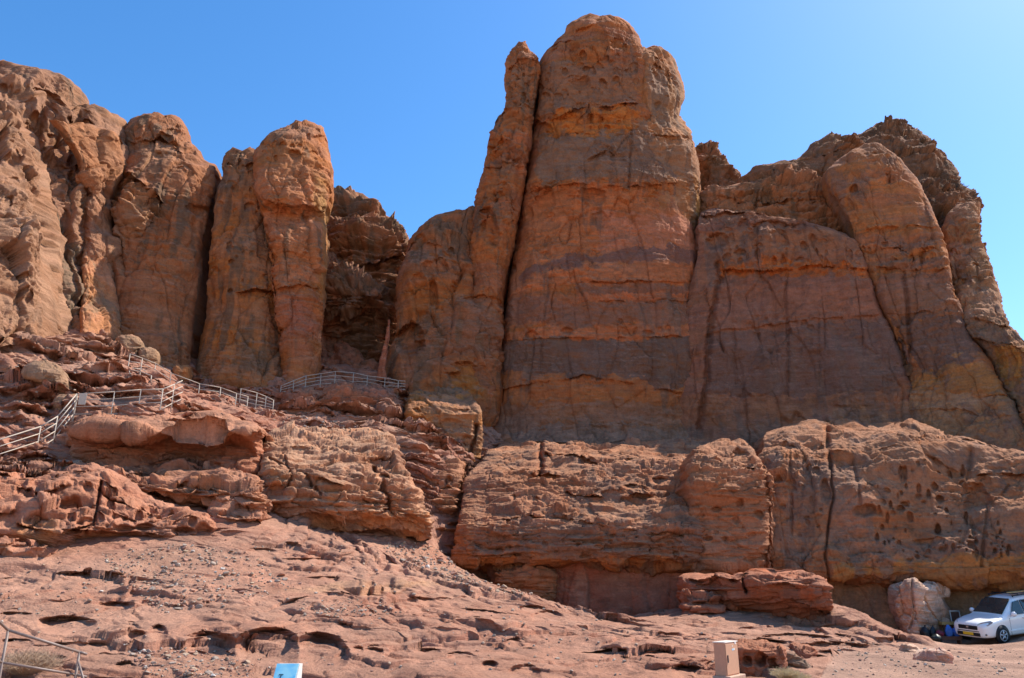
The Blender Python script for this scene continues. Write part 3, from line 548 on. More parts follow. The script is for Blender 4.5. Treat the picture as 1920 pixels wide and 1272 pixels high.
# ---- right massif
mas = [
 loft([(267,1312,1330),(272,1304,1345),(284,1300,1356),(300,1300,1368),(320,1300,1380),(345,1300,1390),(400,1300,1392)], 70, 3, n=2.3, thick=6, nz=ROUGH, seed=171, ledges=[([(1305,320),(1350,305),(1385,335)],.6,12,10)], col=dict(base=(.30,.185,.125), alt=(.34,.21,.145), varnish=GR, var=.6)),
 loft([(256,1562,1588),(262,1548,1606),(270,1528,1615),(280,1512,1622),(292,1500,1630),(300,1478,1636),(308,1450,1640),(318,1422,1642),(330,1402,1644),(344,1390,1646),(400,1385,1650),(450,1385,1650)], [(1400,340,64),(1640,340,65)], 3.5, n=2.4, thick=9, nz=dict(ROUGH, strata=.22, mid=.2), seed=172, ledges=[([(1500,300),(1590,285)],.3,14,12)], col=dict(gain=.56, base=(.33,.205,.135), alt=(.36,.22,.15), varnish=GR, var=.55)),
 loft([(223,1670,1690),(228,1658,1700),(240,1640,1713),(248,1628,1724),(258,1612,1744),(270,1600,1749),(284,1590,1752),(296,1580,1766),(325,1570,1792),(355,1565,1816),(384,1560,1837),(395,1560,1832),(430,1560,1834),(470,1560,1840),(520,1560,1848),(580,1560,1858),(700,1560,1870)], [(1600,300,66.5),(1840,380,62),(1690,225,68),(1840,520,59)], 4.0, n=2.4, thick=10, nz=dict(ROUGH, strata=.16, mid=.22), seed=173,
  holes=scatter_holes(30,40,[(1610,270),(1680,235),(1750,280),(1820,380),(1740,380)],(3,12),.5), col=dict(gain=.52, base=(.30,.185,.12), alt=(.34,.21,.14), varnish=GR, var=.6)),
 loft([(333,1500,1546,1),(338,1430,1552,.4),(346,1390,1556,.2),(356,1335,1560,0),(372,1312,1565,0),(410,1305,1600,-.3),(450,1305,1640,-.6),(520,1305,1640,-.6)], [(1310,400,62),(1560,400,60.5)], 1.6, n=4, thick=6, nz=dict(ROUGH, strata=.30, mid=.22, big=.5), seed=174,
  ledges=[([(1340,372),(1430,380),(1540,372)],.45,10,10)], holes=scatter_holes(31,26,[(1340,360),(1540,350),(1580,430),(1340,400)],(3,11),.5,(.4,1.2)), col=dict(base=(.40,.22,.135), alt=(.43,.245,.16), varnish=GR, var=.5)),
 # front wall with the pitted upper edge
 loft([(394,1330,1362,1.6),(398,1314,1384,.8),(404,1308,1440,.4),(410,1305,1478,.2),(428,1304,1540,0),(450,1302,1600,0),(480,1300,1625),(520,1297,1648),(560,1290,1662),(600,1282,1678),(650,1266,1700),(700,1258,1712),(760,1256,1720),(800,1256,1730,-.3),(830,1256,1740,-.8),(870,1256,1760,-2.5)],
  [(1310,800,57),(1720,800,52),(1310,400,58.6),(1650,450,54.5)], 1.6, n=5, thick=6, du=1.4, nz=dict(R1, big=0.44, strata=0.041, flute=.16, mid=0.052), seed=175,
  holes=[(1345,450,24,16,.7),(1440,425,34,14,.7),(1460,450,14,20,.5),(1395,425,10,18,.4)]+scatter_holes(32,90,[(1340,430),(1540,420),(1610,470),(1625,505),(1345,490)],(1.5,9),.4,(.4,2.2))+scatter_holes(33,14,[(1360,600),(1600,590),(1640,620),(1360,630)],(3,8),.3),
  cracks=[([(1345,490),(1350,520),(1336,580),(1328,660),(1326,730),(1310,800)],5,.6),([(1473,470),(1473,560),(1478,640),(1476,760)],3,.22),([(1378,620),(1380,720)],2.5,.14),([(1535,590),(1536,720)],2.5,.12),([(1598,380),(1605,430),(1622,480),(1640,530),(1665,590),(1690,650),(1705,712)],5,1.2)],
  ledges=[([(1350,503),(1450,508),(1540,496),(1630,505)],.40,14,14),([(1310,402),(1360,398),(1440,404)],.4,10,16),([(1310,632),(1430,612),(1560,592),(1660,585)],.12,10,8),([(1560,760),(1700,765)],.12,10,8)],
  col=dict(base=(.34,.185,.125), alt=(.32,.18,.135), varnish=(.23,.165,.135), var=.45, vark=.7, patch=[([(1350,490),(1540,486),(1635,500),(1640,516),(1350,514)],(.52,.20,.09),.9,.35),([(1310,440),(1600,430),(1640,490),(1340,486)],(.38,.22,.14),.5,.6),
    ([(1345,520),(1640,520),(1660,585),(1480,612),(1340,630)],(.35,.195,.145),.7,.4),([(1330,632),(1480,612),(1660,588),(1700,700),(1640,730),(1480,745),(1325,740)],(.215,.148,.125),.9,.4),([(1320,745),(1480,750),(1700,720),(1710,770),(1320,800)],(.38,.21,.135),.6,.7),([(1560,760),(1800,765),(1800,850),(1560,850)],(.42,.275,.185),.6,.5)])),
 # front dome
 loft([(276,1622,1652),(284,1604,1668),(294,1590,1680),(306,1574,1692),(322,1556,1706),(340,1552,1720),(360,1560,1735),(380,1570,1746),(400,1580,1756),(430,1594,1768),(470,1604,1778),(510,1624,1786),(560,1646,1796),(600,1662,1806),(650,1686,1836),(690,1700,1862),(730,1702,1885),(770,1700,1908),(820,1698,1940,-.3),(850,1698,1970,-.8),(900,1698,2000,-2.5)],
  [(1600,350,56.5),(1740,400,54.5),(1710,800,52),(1900,800,46.5),(1640,280,57.5)], 2.0, n=3.2, thick=6, du=1.4, nz=dict(R1, big=0.40, strata=0.054, flute=.12, mid=0.058), seed=176,
  holes=[(1600,355,9,8,.7),(1585,385,14,14,.3)]+scatter_holes(34,40,[(1620,285),(1660,300),(1700,420),(1600,470),(1640,490),(1760,480)],(2,6),.35),
  cracks=[([(1692,505),(1700,560),(1704,640),(1702,712)],4,.4),([(1702,712),(1704,790),(1702,850)],2.5,.15),([(1730,350),(1745,420),(1765,480)],3,.2)],
  ledges=[([(1620,428),(1700,418),(1760,425)],.22,10,8),([(1635,458),(1760,462)],.22,8,8),([(1640,500),(1700,498),(1780,502)],.28,10,10),([(1660,590),(1740,585),(1800,600)],.12,10,8),([(1705,745),(1800,738),(1900,745)],.15,10,8),([(1700,775),(1800,770),(1900,780)],.12,8,8)],
  col=dict(base=(.45,.225,.12), alt=(.43,.22,.135), varnish=(.25,.175,.14), var=.36, vark=.65, patch=[((1640,285,40,14),(.32,.20,.14),.7,.5),([(1640,505),(1780,505),(1800,590),(1660,590)],(.29,.185,.145),.75,.4),([(1662,590),(1800,590),(1840,660),(1780,700),(1720,690)],(.20,.148,.128),.9,.5),([(1705,690),(1790,675),(1870,690),(1880,740),(1705,745)],(.47,.26,.125),.75,.7),([(1700,740),(1900,740),(2000,880),(1700,880)],(.45,.31,.20),.8,.5),((1650,700,22,50),(.40,.2,.1),.5,.6),([(1640,440),(1770,440),(1770,456),(1640,456)],(.28,.19,.15),.6,.3),([(1640,474),(1770,474),(1775,492),(1645,492)],(.29,.19,.15),.6,.3)])),
 # right flank
 loft([(380,1796,1836),(396,1782,1834),(420,1772,1834),(450,1766,1840),(490,1766,1852),(530,1772,1866),(565,1782,1879),(590,1792,1888),(610,1806,1898),(630,1816,1918),(642,1822,1932),(656,1830,1945,.5),(680,1845,1965,1.5),(720,1868,2000,2.0),(760,1888,2030,1.6),(820,1905,2060,1),(900,1915,2090,0)],
  [(1800,400,57),(1840,500,54),(1900,640,48),(1920,850,44.5),(2050,850,41)], 2.4, n=2.3, thick=8, nz=dict(R1, big=0.48, strata=0.063, mid=0.117, flute=.16), seed=177,
  holes=scatter_holes(35,20,[(1780,420),(1830,420),(1850,540),(1790,560)],(3,9),.4), ledges=[([(1800,600),(1850,602),(1900,612)],.3,12,8),([(1818,636),(1870,630),(1940,644)],.5,14,18)],
  cracks=[([(1795,600),(1830,655),(1880,740),(1930,810)],4,.8)],
  col=dict(base=(.40,.24,.145), alt=(.44,.28,.19), varnish=(.26,.19,.15), var=.36, patch=[((1840,620,60,24),(.31,.235,.18),.75,.5),([(1840,650),(1950,645),(2000,720),(1880,720)],(.46,.26,.10),.8,.6),([(1870,730),(2000,720),(2060,880),(1920,880)],(.46,.31,.19),.7,.5)])),
]
rock('rock_massif', mas, 'wide right hand massif with a pitted upper edge, domed summit and pale yellow foot', 'cliff')
# ---- lower cliff band
low1 = [
 loft([(832,940,1330,12),(848,915,1330,9),(868,900,1335,7),(888,882,1340,5),(905,872,1320,3.8),(925,868,1312,3),(945,865,1312,2),(962,862,1314,1.0),(980,858,1315,.3),(1000,854,1314,0),(1030,846,1310,0),(1050,842,1306,.1),(1060,846,1300,.6),(1066,860,1295,1.5),(1074,880,1290,2.6)],
  [(850,1000,41),(1310,1000,39)], 1.2, n=5, thick=9, du=1.4, nz=dict(LEDGY, big=.3, strata=.11, fac=.13), seed=181,
  cracks=[([(1012,835),(1015,870),(1010,900)],4,1.2),([(1280,880),(1315,930),(1316,960)],4,.6)],
  ledges=[([(1060,925),(1140,935),(1230,928)],.6,14,12),([(930,880),(1010,895),(1060,890)],.5,12,10),([(940,970),(1060,966),(1130,985),(1240,1000),(1305,995)],.30,14,12),([(1020,858),(1120,870),(1250,862)],.5,10,9)],
  holes=[(1190,920,20,8,.9),(1240,900,24,6,.8),(1285,870,14,6,.8),(985,940,26,6,.4)]+scatter_holes(40,30,[(930,1000),(1290,1000),(1290,1045),(930,1045)],(3,9),.4,(.4,1.0)),
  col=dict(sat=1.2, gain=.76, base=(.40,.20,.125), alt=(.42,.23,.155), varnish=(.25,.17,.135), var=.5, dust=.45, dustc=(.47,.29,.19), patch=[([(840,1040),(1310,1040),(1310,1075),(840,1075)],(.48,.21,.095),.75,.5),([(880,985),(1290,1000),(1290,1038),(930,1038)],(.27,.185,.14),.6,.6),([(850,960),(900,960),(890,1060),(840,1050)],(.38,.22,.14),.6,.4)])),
 loft([(828,1345,1396,6),(836,1318,1408,4.2),(846,1305,1418,2.8),(858,1298,1426,1.8),(872,1294,1434,1.0),(890,1292,1440,.4),(910,1290,1443,0),(960,1290,1445),(1020,1286,1443),(1055,1283,1441,.1),(1066,1284,1438,.8),(1076,1288,1434,2.4)],
  [(1290,1000,39.6),(1440,1000,40.2)], 1.3, n=4, thick=9, nz=dict(LEDGY, strata=.10, big=.4, fac=.13), seed=182, ledges=[([(1295,875),(1370,862),(1425,885)],.35,12,10)],
  holes=[(1385,845,22,7,.7),(1345,955,12,5,.4)]+scatter_holes(41,22,[(1310,930),(1430,930),(1430,1040),(1300,1040)],(3,9),.35), cracks=[([(1430,880),(1438,960),(1432,1060)],4,.5)],
  col=dict(sat=1.2, gain=.76, base=(.41,.215,.135), alt=(.43,.245,.165), varnish=(.25,.175,.14), var=.45, dust=.4, dustc=(.47,.29,.19))),
 loft([(1040,900,1330),(1062,905,1330),(1090,920,1330),(1150,920,1330,-.3),(1200,920,1340,-.6)], [(920,1100,41.7),(1320,1100,39.8)], .5, n=6, thick=6, nz=dict(R1, big=0.24, strata=0.036, mid=0.052), seed=183,
  col=dict(sat=1.2, gain=.76, base=(.40,.175,.125), alt=(.42,.21,.155), varnish=(.31,.16,.12), var=.45, patch=[((1090,1110,14,40),(.45,.29,.22),.6,.5),((1160,1110,20,50),(.42,.25,.19),.5,.6),((1220,1130,30,25),(.42,.24,.19),.5,.6)])),
 loft([(1060,930,1000,1),(1066,925,1040,.4),(1080,925,1046,0),(1110,935,1046),(1130,945,1044,.2),(1170,940,1046,.5)], 40.6, 1.0, n=3, thick=4, nz=LEDGY, seed=184, col=dict(sat=1.2, gain=.76, base=(.46,.20,.11), alt=(.44,.24,.15), varnish=(.28,.19,.14), var=.35)),
 loft([(868,750,868,3),(885,756,866,1.6),(910,775,863,.8),(950,795,858,.3),(1000,802,852,0),(1050,806,845,-.3),(1090,810,850,-.8)], [(760,950,42),(860,950,43)], 1.0, n=3, thick=5, nz=dict(LEDGY, strata=.35), seed=185, holes=scatter_holes(42,14,[(800,900),(860,900),(850,1010),(810,1010)],(5,14),.7), col=dict(sat=1.2, gain=.76, base=(.40,.22,.14), alt=(.43,.25,.17), varnish=GR, var=.4)),
]
rock('rock_ledge', low1, 'long layered ledge below the great tower with an orange overhang along its base', 'rock ledge')
low2 = [
 loft([(797,1530,1720,6),(803,1460,1750,4),(812,1436,1775,2.6),(824,1428,1805,1.8),(838,1424,1855,1.2),(850,1424,1900,.9),(870,1425,1950,.5),(900,1428,2000,.2),(960,1432,2040),(1020,1436,2050),(1050,1440,2060,0),(1066,1442,2060,.1),(1078,1444,2060,.4),(1088,1446,2060,1.0),(1098,1448,2060,2.0)],
  [(1430,1000,41.5),(1700,1000,40),(1980,1000,37),(2060,1000,36),(1700,840,41.5)], 1.3, n=7, thick=10, du=1.4, nz=dict(R1, big=0.60, bigs=3.2, strata=0.072, sh=.4, flute=.12, mid=0.085), seed=191,
  cracks=[([(1548,800),(1553,850),(1557,895)],4.5,.7),([(1556,890),(1560,940),(1552,1000),(1548,1040),(1552,1085)],2.2,.4),([(1600,870),(1612,960)],3,.2),([(1820,850),(1812,900),(1818,950),(1825,1000)],4,.3),([(1890,900),(1850,960),(1838,1060)],3,.25),([(1480,850),(1485,1000)],3,.2)],
  ledges=[([(1830,885),(1870,878),(1990,885)],.6,12,14),([(1560,860),(1680,850),(1800,870)],.18,14,12),([(1700,815),(1800,825),(1880,845)],.3,8,10)],
  holes=[(1620,962,26,10,.6),(1690,955,9,9,.7),(1545,930,10,18,.4),(1835,940,24,34,.7),(1745,1010,26,10,.3)]+scatter_holes(43,110,[(1640,860),(1800,860),(1860,940),(1900,1040),(1640,1040)],(1.5,8),.45,(.5,2.6))+scatter_holes(44,40,[(1440,850),(1550,830),(1550,1000),(1440,1000)],(3,9),.35)+scatter_holes(45,60,[(1740,1010),(1890,1000),(1890,1045),(1700,1045)],(2,5),.4),
  col=dict(sat=1.2, gain=.76, base=(.40,.20,.115), alt=(.42,.24,.155), varnish=(.25,.18,.145), var=.48, dust=.4, dustc=(.46,.28,.19), patch=[([(1560,1060),(2000,1035),(2000,1080),(1760,1095),(1560,1090)],(.46,.235,.10),.75,.6),((1600,980,40,60),(.41,.245,.185),.6,.6),((1820,980,90,70),(.27,.20,.155),.6,.7),([(1700,1010),(1920,1000),(1920,1045),(1720,1045)],(.24,.175,.145),.6,.5)])),
 loft([(1030,1500,2050),(1060,1520,2050),(1120,1540,2050,-.1),(1180,1540,2050,-.3),(1230,1540,2050,-.6)], [(1560,1120,41.5),(1700,1120,40.3),(2000,1120,37.6)], .6, n=6, thick=5, nz=dict(R1, big=0.32, strata=0.045, mid=0.091), seed=192, ledges=[([(1830,1080),(1870,1092),(1990,1070)],.35,14,8)],
  col=dict(sat=1.15, gain=1.12, base=(.40,.25,.155), alt=(.36,.235,.155), varnish=(.28,.20,.145), var=.4, patch=[((1890,1075,60,16),(.50,.32,.16),.7,.4),((1600,1120,60,60),(.28,.185,.135),.6,.7)])),
]
rock('lower_cliff', low2, 'pitted lower cliff above the white car, with a yellowish undercut foot and one deep crack', 'cliff')
rock('rock_outcrop', [
 loft([(1067,1405,1500,2.0),(1072,1380,1530,1.0),(1082,1284,1546,.5),(1095,1281,1556,.2),(1112,1280,1563),(1135,1282,1569),(1155,1320,1567),(1172,1390,1562,.1),(1186,1440,1552,.5),(1200,1450,1545,1)], [(1280,1120,36),(1420,1120,34),(1560,1150,32.5)], 1.3, n=3.5, thick=4, nz=dict(LEDGY, strata=.20, big=.5), seed=193,
  ledges=[([(1400,1100),(1480,1095),(1540,1118)],.3,10,8),([(1290,1085),(1390,1090)],.3,8,8),([(1480,1128),(1530,1140)],.2,8,6)], cracks=[([(1396,1070),(1398,1110)],3,.6),([(1525,1140),(1545,1165)],3,.4)],
  holes=scatter_holes(46,10,[(1290,1085),(1390,1085),(1390,1100),(1290,1100)],(4,10),.5,(.3,.7)), col=dict(sat=1.2, gain=.76, base=(.41,.165,.10), alt=(.38,.18,.125), varnish=(.27,.15,.115), var=.4, dust=.6, dustc=(.46,.255,.18))),
 loft([(1104,1296,1330,1),(1110,1286,1346,.4),(1122,1282,1354),(1136,1280,1358),(1150,1285,1350)], [(1280,1120,34),(1360,1120,34)], .9, n=2.4, thick=2.5, nz=LEDGY, seed=194, col=dict(sat=1.2, gain=.76, base=(.41,.175,.115), alt=(.42,.22,.16), var=.35)),
 ], 'low dark red layered outcrop before the lower cliff, left of the pale boulder', 'rock outcrop')
# ---- ledges on the left slope
rock('alcove_block', [
 loft([(774,200,400,5),(782,165,440,3.4),(790,150,470,2.2),(798,142,482,1.2),(805,138,488,.4),(809,137,490,.2),(813,136,490,.9),(822,135,490,1.25),(850,134,490,1.35),(872,136,489,1.2),(884,140,486,.8),(890,150,480,1.0),(900,165,470,1.8)], [(130,830,29.8),(490,830,31.5)], 1.4, n=4, thick=6, nz=dict(LEDGY, big=.4), seed=201,
  holes=[(255,850,60,28,.5),(350,848,76,32,.7),(440,850,40,28,.5)], ledges=[([(300,792),(460,800)],.2,6,6)],
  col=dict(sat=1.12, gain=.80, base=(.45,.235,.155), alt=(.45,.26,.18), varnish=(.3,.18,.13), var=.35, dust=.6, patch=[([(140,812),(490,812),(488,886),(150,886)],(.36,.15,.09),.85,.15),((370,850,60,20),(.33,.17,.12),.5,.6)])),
 ], 'lit block on the left slope hollowed by a wide dark alcove, under the middle railing', 'rock ledge')
rock('nose_ledge', [
 loft([(868,150,230,3),(878,150,330,2),(886,152,480,1.4),(896,165,494,.7),(910,200,497,.2),(930,260,502),(945,320,505),(958,360,504,.1),(970,400,500,.5),(980,430,498,1.2)], [(150,900,28.6),(500,930,29)], 1.3, n=2.8, thick=4, nz=dict(LEDGY, big=.45), seed=202,
  holes=[(350,910,46,16,.8),(430,930,30,12,.5),(455,965,14,14,.4)], ledges=[([(240,915),(330,930),(430,955)],.3,12,8)], col=dict(sat=1.12, gain=.80, base=(.48,.25,.155), alt=(.46,.24,.16), varnish=(.33,.19,.14), var=.3, patch=[((380,915,60,22),(.50,.22,.11),.6,.5)])),
 loft([(940,392,470,1.0),(950,386,492,.4),(962,384,500),(975,384,502),(988,388,500,.3),(1000,395,495,.8)], [(390,970,28),(500,970,28.6)], .8, n=3, thick=2, nz=LEDGY, seed=203, holes=[(420,965,22,14,.4),(450,968,12,14,.3)], col=dict(sat=1.12, gain=.80, base=(.50,.27,.19), alt=(.47,.25,.17), var=.25)),
 ], 'tapering lit ledge with a blunt overhanging nose, directly below the alcove block', 'rock ledge')
rock('cracked_block', [
 loft([(802,540,690,7),(810,515,720,5),(822,495,735,3.4),(840,490,746,2.2),(858,488,748,1.4),(875,487,752,.9),(890,488,768,.5),(910,490,782,.2),(930,492,792,0),(950,498,799),(968,505,803,.1),(980,540,806,.3),(992,600,807,.6),(1003,660,806,.9),(1010,720,802,1.4)], [(490,920,31),(800,950,34)], 1.7, n=3, thick=6, nz=dict(LEDGY, big=.35, strata=.11, fac=.13), seed=204,
  cracks=[([(505,860),(560,885),(600,930)],2.5,.35),([(530,850),(548,900),(530,930)],2,.3),([(700,880),(735,930),(740,970)],4,.5)], holes=[(715,895,14,9,.9),(710,862,14,8,.5),(650,980,60,18,.5),(775,985,24,14,.4),(520,925,16,12,.3)],
  ledges=[([(495,878),(600,905),(700,940),(770,930)],.22,14,12),([(640,850),(740,860)],.3,10,8),([(520,838),(640,842)],.3,8,8)],
  col=dict(sat=1.12, gain=.80, base=(.45,.24,.15), alt=(.46,.27,.18), varnish=(.31,.19,.14), var=.42, dust=.7, dustc=(.50,.34,.235), patch=[([(500,880),(600,900),(690,960),(800,960),(806,1010),(600,1000),(510,975)],(.50,.245,.125),.75,.6),((650,950,30,26),(.54,.33,.24),.6,.5),((720,975,50,16),(.47,.21,.10),.6,.6)])),
 ], 'big tan block of cracked slabs overhanging the middle of the slope', 'rock ledge')
rock('holed_ledge', [
 loft([(876,-80,110,3),(886,-80,190,1.8),(900,-80,240,1.0),(920,-80,290,.5),(940,-80,340,.2),(965,-80,385,0),(985,-80,396,0),(998,-80,396,.2),(1010,90,330,.2),(1022,110,290,.4),(1034,140,250,.9)], [(-80,960,23.8),(150,960,25.6),(400,980,27.3)], .7, n=5, thick=4, nz=dict(LEDGY, big=.4, strata=.16, fac=.16), seed=205,
  holes=[(138,917,7,6,1.3),(160,937,9,6,1.0),(70,915,16,16,.9),(45,940,18,14,.8),(262,960,9,7,.7),(290,945,9,5,.7),(290,938,9,5,.6),(325,953,6,7,.9),(302,970,10,4,.7),(327,975,5,4,.7),(338,976,7,5,.7),(358,982,8,6,.8),(376,994,13,10,1.0),(340,995,22,7,1.2),(225,972,16,12,.5),(268,985,22,12,.5),(230,990,22,8,.5),(130,957,24,14,.5),(165,985,22,7,.8),(200,1010,60,16,.5),(70,985,26,10,.4),(270,1015,14,8,.7)]+scatter_holes(47,30,[(0,890),(240,910),(380,980),(0,980)],(3,10),.5,(.4,1.2)),
  cracks=[([(186,930),(180,965),(176,985)],3,.6)], ledges=[([(30,985),(110,998),(170,985)],.5,12,10),([(0,912),(80,905),(220,930)],.35,10,8),([(220,955),(300,970),(390,978)],.25,10,7),([(110,992),(200,996),(300,1005)],.35,10,9),([(-60,895),(60,900),(180,908)],.3,8,7),([(60,935),(160,930),(260,945),(340,958)],.3,9,8),([(-60,950),(40,955),(120,948)],.3,9,8),([(-70,975),(30,970)],.3,8,8)],
  col=dict(sat=1.12, gain=.80, base=(.47,.235,.155), alt=(.46,.25,.18), varnish=(.33,.19,.145), var=.35, dust=.5, patch=[((70,992,40,14),(.48,.26,.12),.6,.5),((190,1012,60,14),(.50,.235,.13),.7,.5)])),
 loft([(1005,0,60,.8),(1010,-6,88,.4),(1018,-10,94),(1030,-10,96),(1042,0,90,.3)], [(0,1020,23.2),(90,1020,23.6)], .6, n=3, thick=2, nz=LEDGY, seed=206, holes=[(40,1022,28,12,.5)], col=dict(sat=1.12, gain=.80, base=(.46,.22,.15), alt=(.45,.24,.17), var=.3)),
 ], 'lit ledge riddled with round weathering holes at the left, above the rubble fan', 'rock ledge')
rock('gully_step', [
 loft([(719,600,660,3),(724,578,700,1.6),(732,555,730,.8),(745,533,748,.2),(765,522,756,0),(790,520,758,-.2),(815,522,760,-.8),(840,522,765,-1.6)], [(520,760,48),(750,760,50)], 1.4, n=3, thick=4, nz=dict(LEDGY, strata=.2), seed=207, ledges=[([(530,768),(620,772),(750,778)],.5,10,10)], holes=[(715,800,26,14,.7),(600,790,20,8,.5)],
  col=dict(sat=1.12, gain=.80, base=(.40,.19,.12), alt=(.36,.19,.14), varnish=(.26,.165,.13), var=.45)),
 ], 'shaded red rock step right under the far curved railing', 'rock ledge')
# ================================================================ small things: helpers
def flat_mat(name, col, rough=.6, metal=0.0, spec=.3, var=.12, scale=30, coat=0.0):
    m, t, p = new_mat(name); n = t.nodes.new("ShaderNodeTexNoise"); n.inputs['Scale'].default_value = scale; n.inputs['Detail'].default_value = 5
    tc = t.nodes.new("ShaderNodeTexCoord"); t.links.new(tc.outputs['Object'], n.inputs['Vector'])
    r = t.nodes.new("ShaderNodeValToRGB"); a = [max(0, c*(1-var)) for c in col]; b = [min(1, c*(1+var)) for c in col]
    r.color_ramp.elements[0].position = .3; r.color_ramp.elements[1].position = .7
    r.color_ramp.elements[0].color = (*a, 1); r.color_ramp.elements[1].color = (*b, 1)
    t.links.new(n.outputs['Fac'], r.inputs[0]); t.links.new(r.outputs[0], p.inputs['Base Color'])
    p.inputs['Roughness'].default_value = rough; p.inputs['Metallic'].default_value = metal; p.inputs['Specular IOR Level'].default_value = spec
    p.inputs['Coat Weight'].default_value = coat
    return m
def obj_bm(name, bm, mat, parent=None, smooth=False, loc=None):
    bmesh.ops.recalc_face_normals(bm, faces=bm.faces)
    me = bpy.data.meshes.new(name); bm.to_mesh(me); bm.free()
    for m in (mat if isinstance(mat, (list, tuple)) else [mat]): me.materials.append(m)
    if smooth:
        for f in me.polygons: f.use_smooth = True
    o = bpy.data.objects.new(name, me); scn.collection.objects.link(o)
    if parent: o.parent = parent
    if loc is not None: o.location = loc
    return o
def empty(name, loc, rz=0.0):
    e = bpy.data.objects.new(name, None); e.location = loc; e.rotation_euler = (0, 0, rz); e.empty_display_size = .3; scn.collection.objects.link(e); return e
def tube(bm, p, q, r, seg=8, r2=None):
    p = Vector(p); q = Vector(q); d = (q-p)
    if d.length < 1e-6: return
    M = d.to_track_quat('Z', 'Y').to_matrix().to_4x4(); M.translation = (p+q)/2
    bmesh.ops.create_cone(bm, cap_ends=True, segments=seg, radius1=r, radius2=r if r2 is None else r2, depth=d.length, matrix=M)
def box(bm, c, s, bev=0.0, M=None):
    g = bmesh.ops.create_cube(bm, size=1.0); vs = g['verts']
    for v in vs: v.co = Vector((v.co.x*s[0]+c[0], v.co.y*s[1]+c[1], v.co.z*s[2]+c[2]))
    if bev > 0:
        es = list({e for v in vs for e in v.link_edges})
        bmesh.ops.bevel(bm, geom=es, offset=bev, segments=2, affect='EDGES', profile=.5)
def polyprism(bm, pts, axis_off):
    a = [bm.verts.new(p) for p in pts]; b = [bm.verts.new(Vector(p)+Vector(axis_off)) for p in pts]; n = len(pts)
    bm.faces.new(a); bm.faces.new(b[::-1])
    for i in range(n): bm.faces.new((a[i], b[i], b[(i+1) % n], a[(i+1) % n]))

# what point of the finished slope shows at a photo pixel (nearest one wins)
_u, _v = project(P2T); _dep = P2T[:, 1]
_gw = 640; ZB = np.full((430*640,), -1, np.int64)
_ok = (_u >= 0) & (_u < 1920) & (_v >= 0) & (_v < 1290); _ix = np.nonzero(_ok)[0]
_bin = (_v[_ix]//3).astype(int)*_gw+(_u[_ix]//3).astype(int); _o = np.argsort(-_dep[_ix]); ZB[_bin[_o]] = _ix[_o]
def ground_at(u, v):
    b = int(v//3)*_gw+int(u//3)
    for k in (0, 1, -1, _gw, -_gw, 2, -2, 2*_gw):
        if 0 <= b+k < len(ZB) and ZB[b+k] >= 0: return Vector(P2T[ZB[b+k]])
    return None

# ================================================================ boulders
NB = dict(big=.08, bigs=.9, strata=.03, sh=.22, flute=0, mid=.02, mids=.45, fine=.015, fac=.045, facs=(.5,.5,.4), fac2=.018, facs2=(.18,.18,.15), frac=0, fac3=0)
DST = dict(dust=.5)
def boulder(name, rows, Y, bulge, label, col, thick=1.0, n=2.6, nz=NB, seed=300, extra=(), group=None, **kw):
    L = [loft(rows, Y, bulge, n=n, thick=thick, du=1.0, dv=1.0, nz=nz, col=col, seed=seed, sm=1, **kw)]
    for e in extra: L.append(loft(e[0], e[1], e[2], n=n, thick=thick*.6, du=1.0, dv=1.0, nz=nz, col=col, seed=seed+.5, sm=1))
    return rock(name, L, label, 'boulder', group)
CB = dict(base=(.36,.24,.155), alt=(.40,.28,.19), varnish=(.26,.19,.14), var=.4, dust=.4, sat=1.05, gain=.74)
boulder('boulder', [(679,62,92),(683,50,104),(690,44,113),(700,40,120),(710,46,126),(718,62,130),(726,88,131),(733,106,128),(740,112,124)], [(40,700,34.2),(130,720,35)], .75, 'brown tilted slab boulder lying on the slope above the lowest railing', CB, 1.2, seed=301)
boulder('boulder', [(664,-20,8),(669,-30,18),(680,-30,26),(690,-30,30),(698,-30,27)], [(-30,680,36),(30,680,36)], .7, 'dark boulder half cut by the left frame edge, uphill of the tilted slab', dict(CB, base=(.33,.18,.13)), 1.0, seed=302)
boulder('boulder', [(629,226,250),(634,218,262),(643,216,268),(654,220,270),(664,228,266),(674,236,262)], [(216,650,45.5),(270,650,46.5)], 1.0, 'tan boulder lodged at the foot of the left cliff wall, topmost of three', CB, 1.4, seed=303)
boulder('boulder', [(652,266,284),(657,260,294),(668,258,298),(680,262,299),(690,270,296)], [(258,670,45.5),(300,670,46.5)], .8, 'brown boulder just downhill of the topmost tan one, behind the upper railing', CB, 1.2, seed=304)
boulder('boulder', [(684,330,352),(688,324,357),(697,322,358),(704,326,357),(712,330,355)], [(320,695,46.5),(360,695,47.5)], .7, 'orange block resting at the foot of the broad brown buttress', dict(CB, base=(.42,.22,.12), sat=1.3), 1.0, seed=305, n=3.5)
boulder('boulder', [(868,58,84),(872,50,108),(878,48,118),(886,50,120),(894,56,112)], [(48,880,28.2),(120,880,28.6)], .5, 'squat boulder on the ledge top below the lowest railing', dict(CB, base=(.42,.23,.16)), .8, seed=306)
boulder('boulder', [(862,118,146),(866,114,150),(876,113,151),(888,116,150)], [(113,875,28.7),(151,875,28.9)], .4, 'small pale grey block beside the squat boulder on the ledge top', dict(CB, base=(.42,.33,.26), alt=(.44,.34,.27)), .6, seed=307, n=4)
boulder('boulder', [(739,110,140),(744,104,146),(752,100,146),(760,98,142),(770,104,138)], [(98,755,34.2),(146,755,34.6)], .5, 'brown rock behind the bend of the lowest railing', CB, .8, seed=308)
PALE = dict(base=(.46,.30,.22), alt=(.55,.42,.34), varnish=(.42,.25,.17), var=.4, dust=.6, dustc=(.60,.49,.40), sat=1.08, gain=1.12)
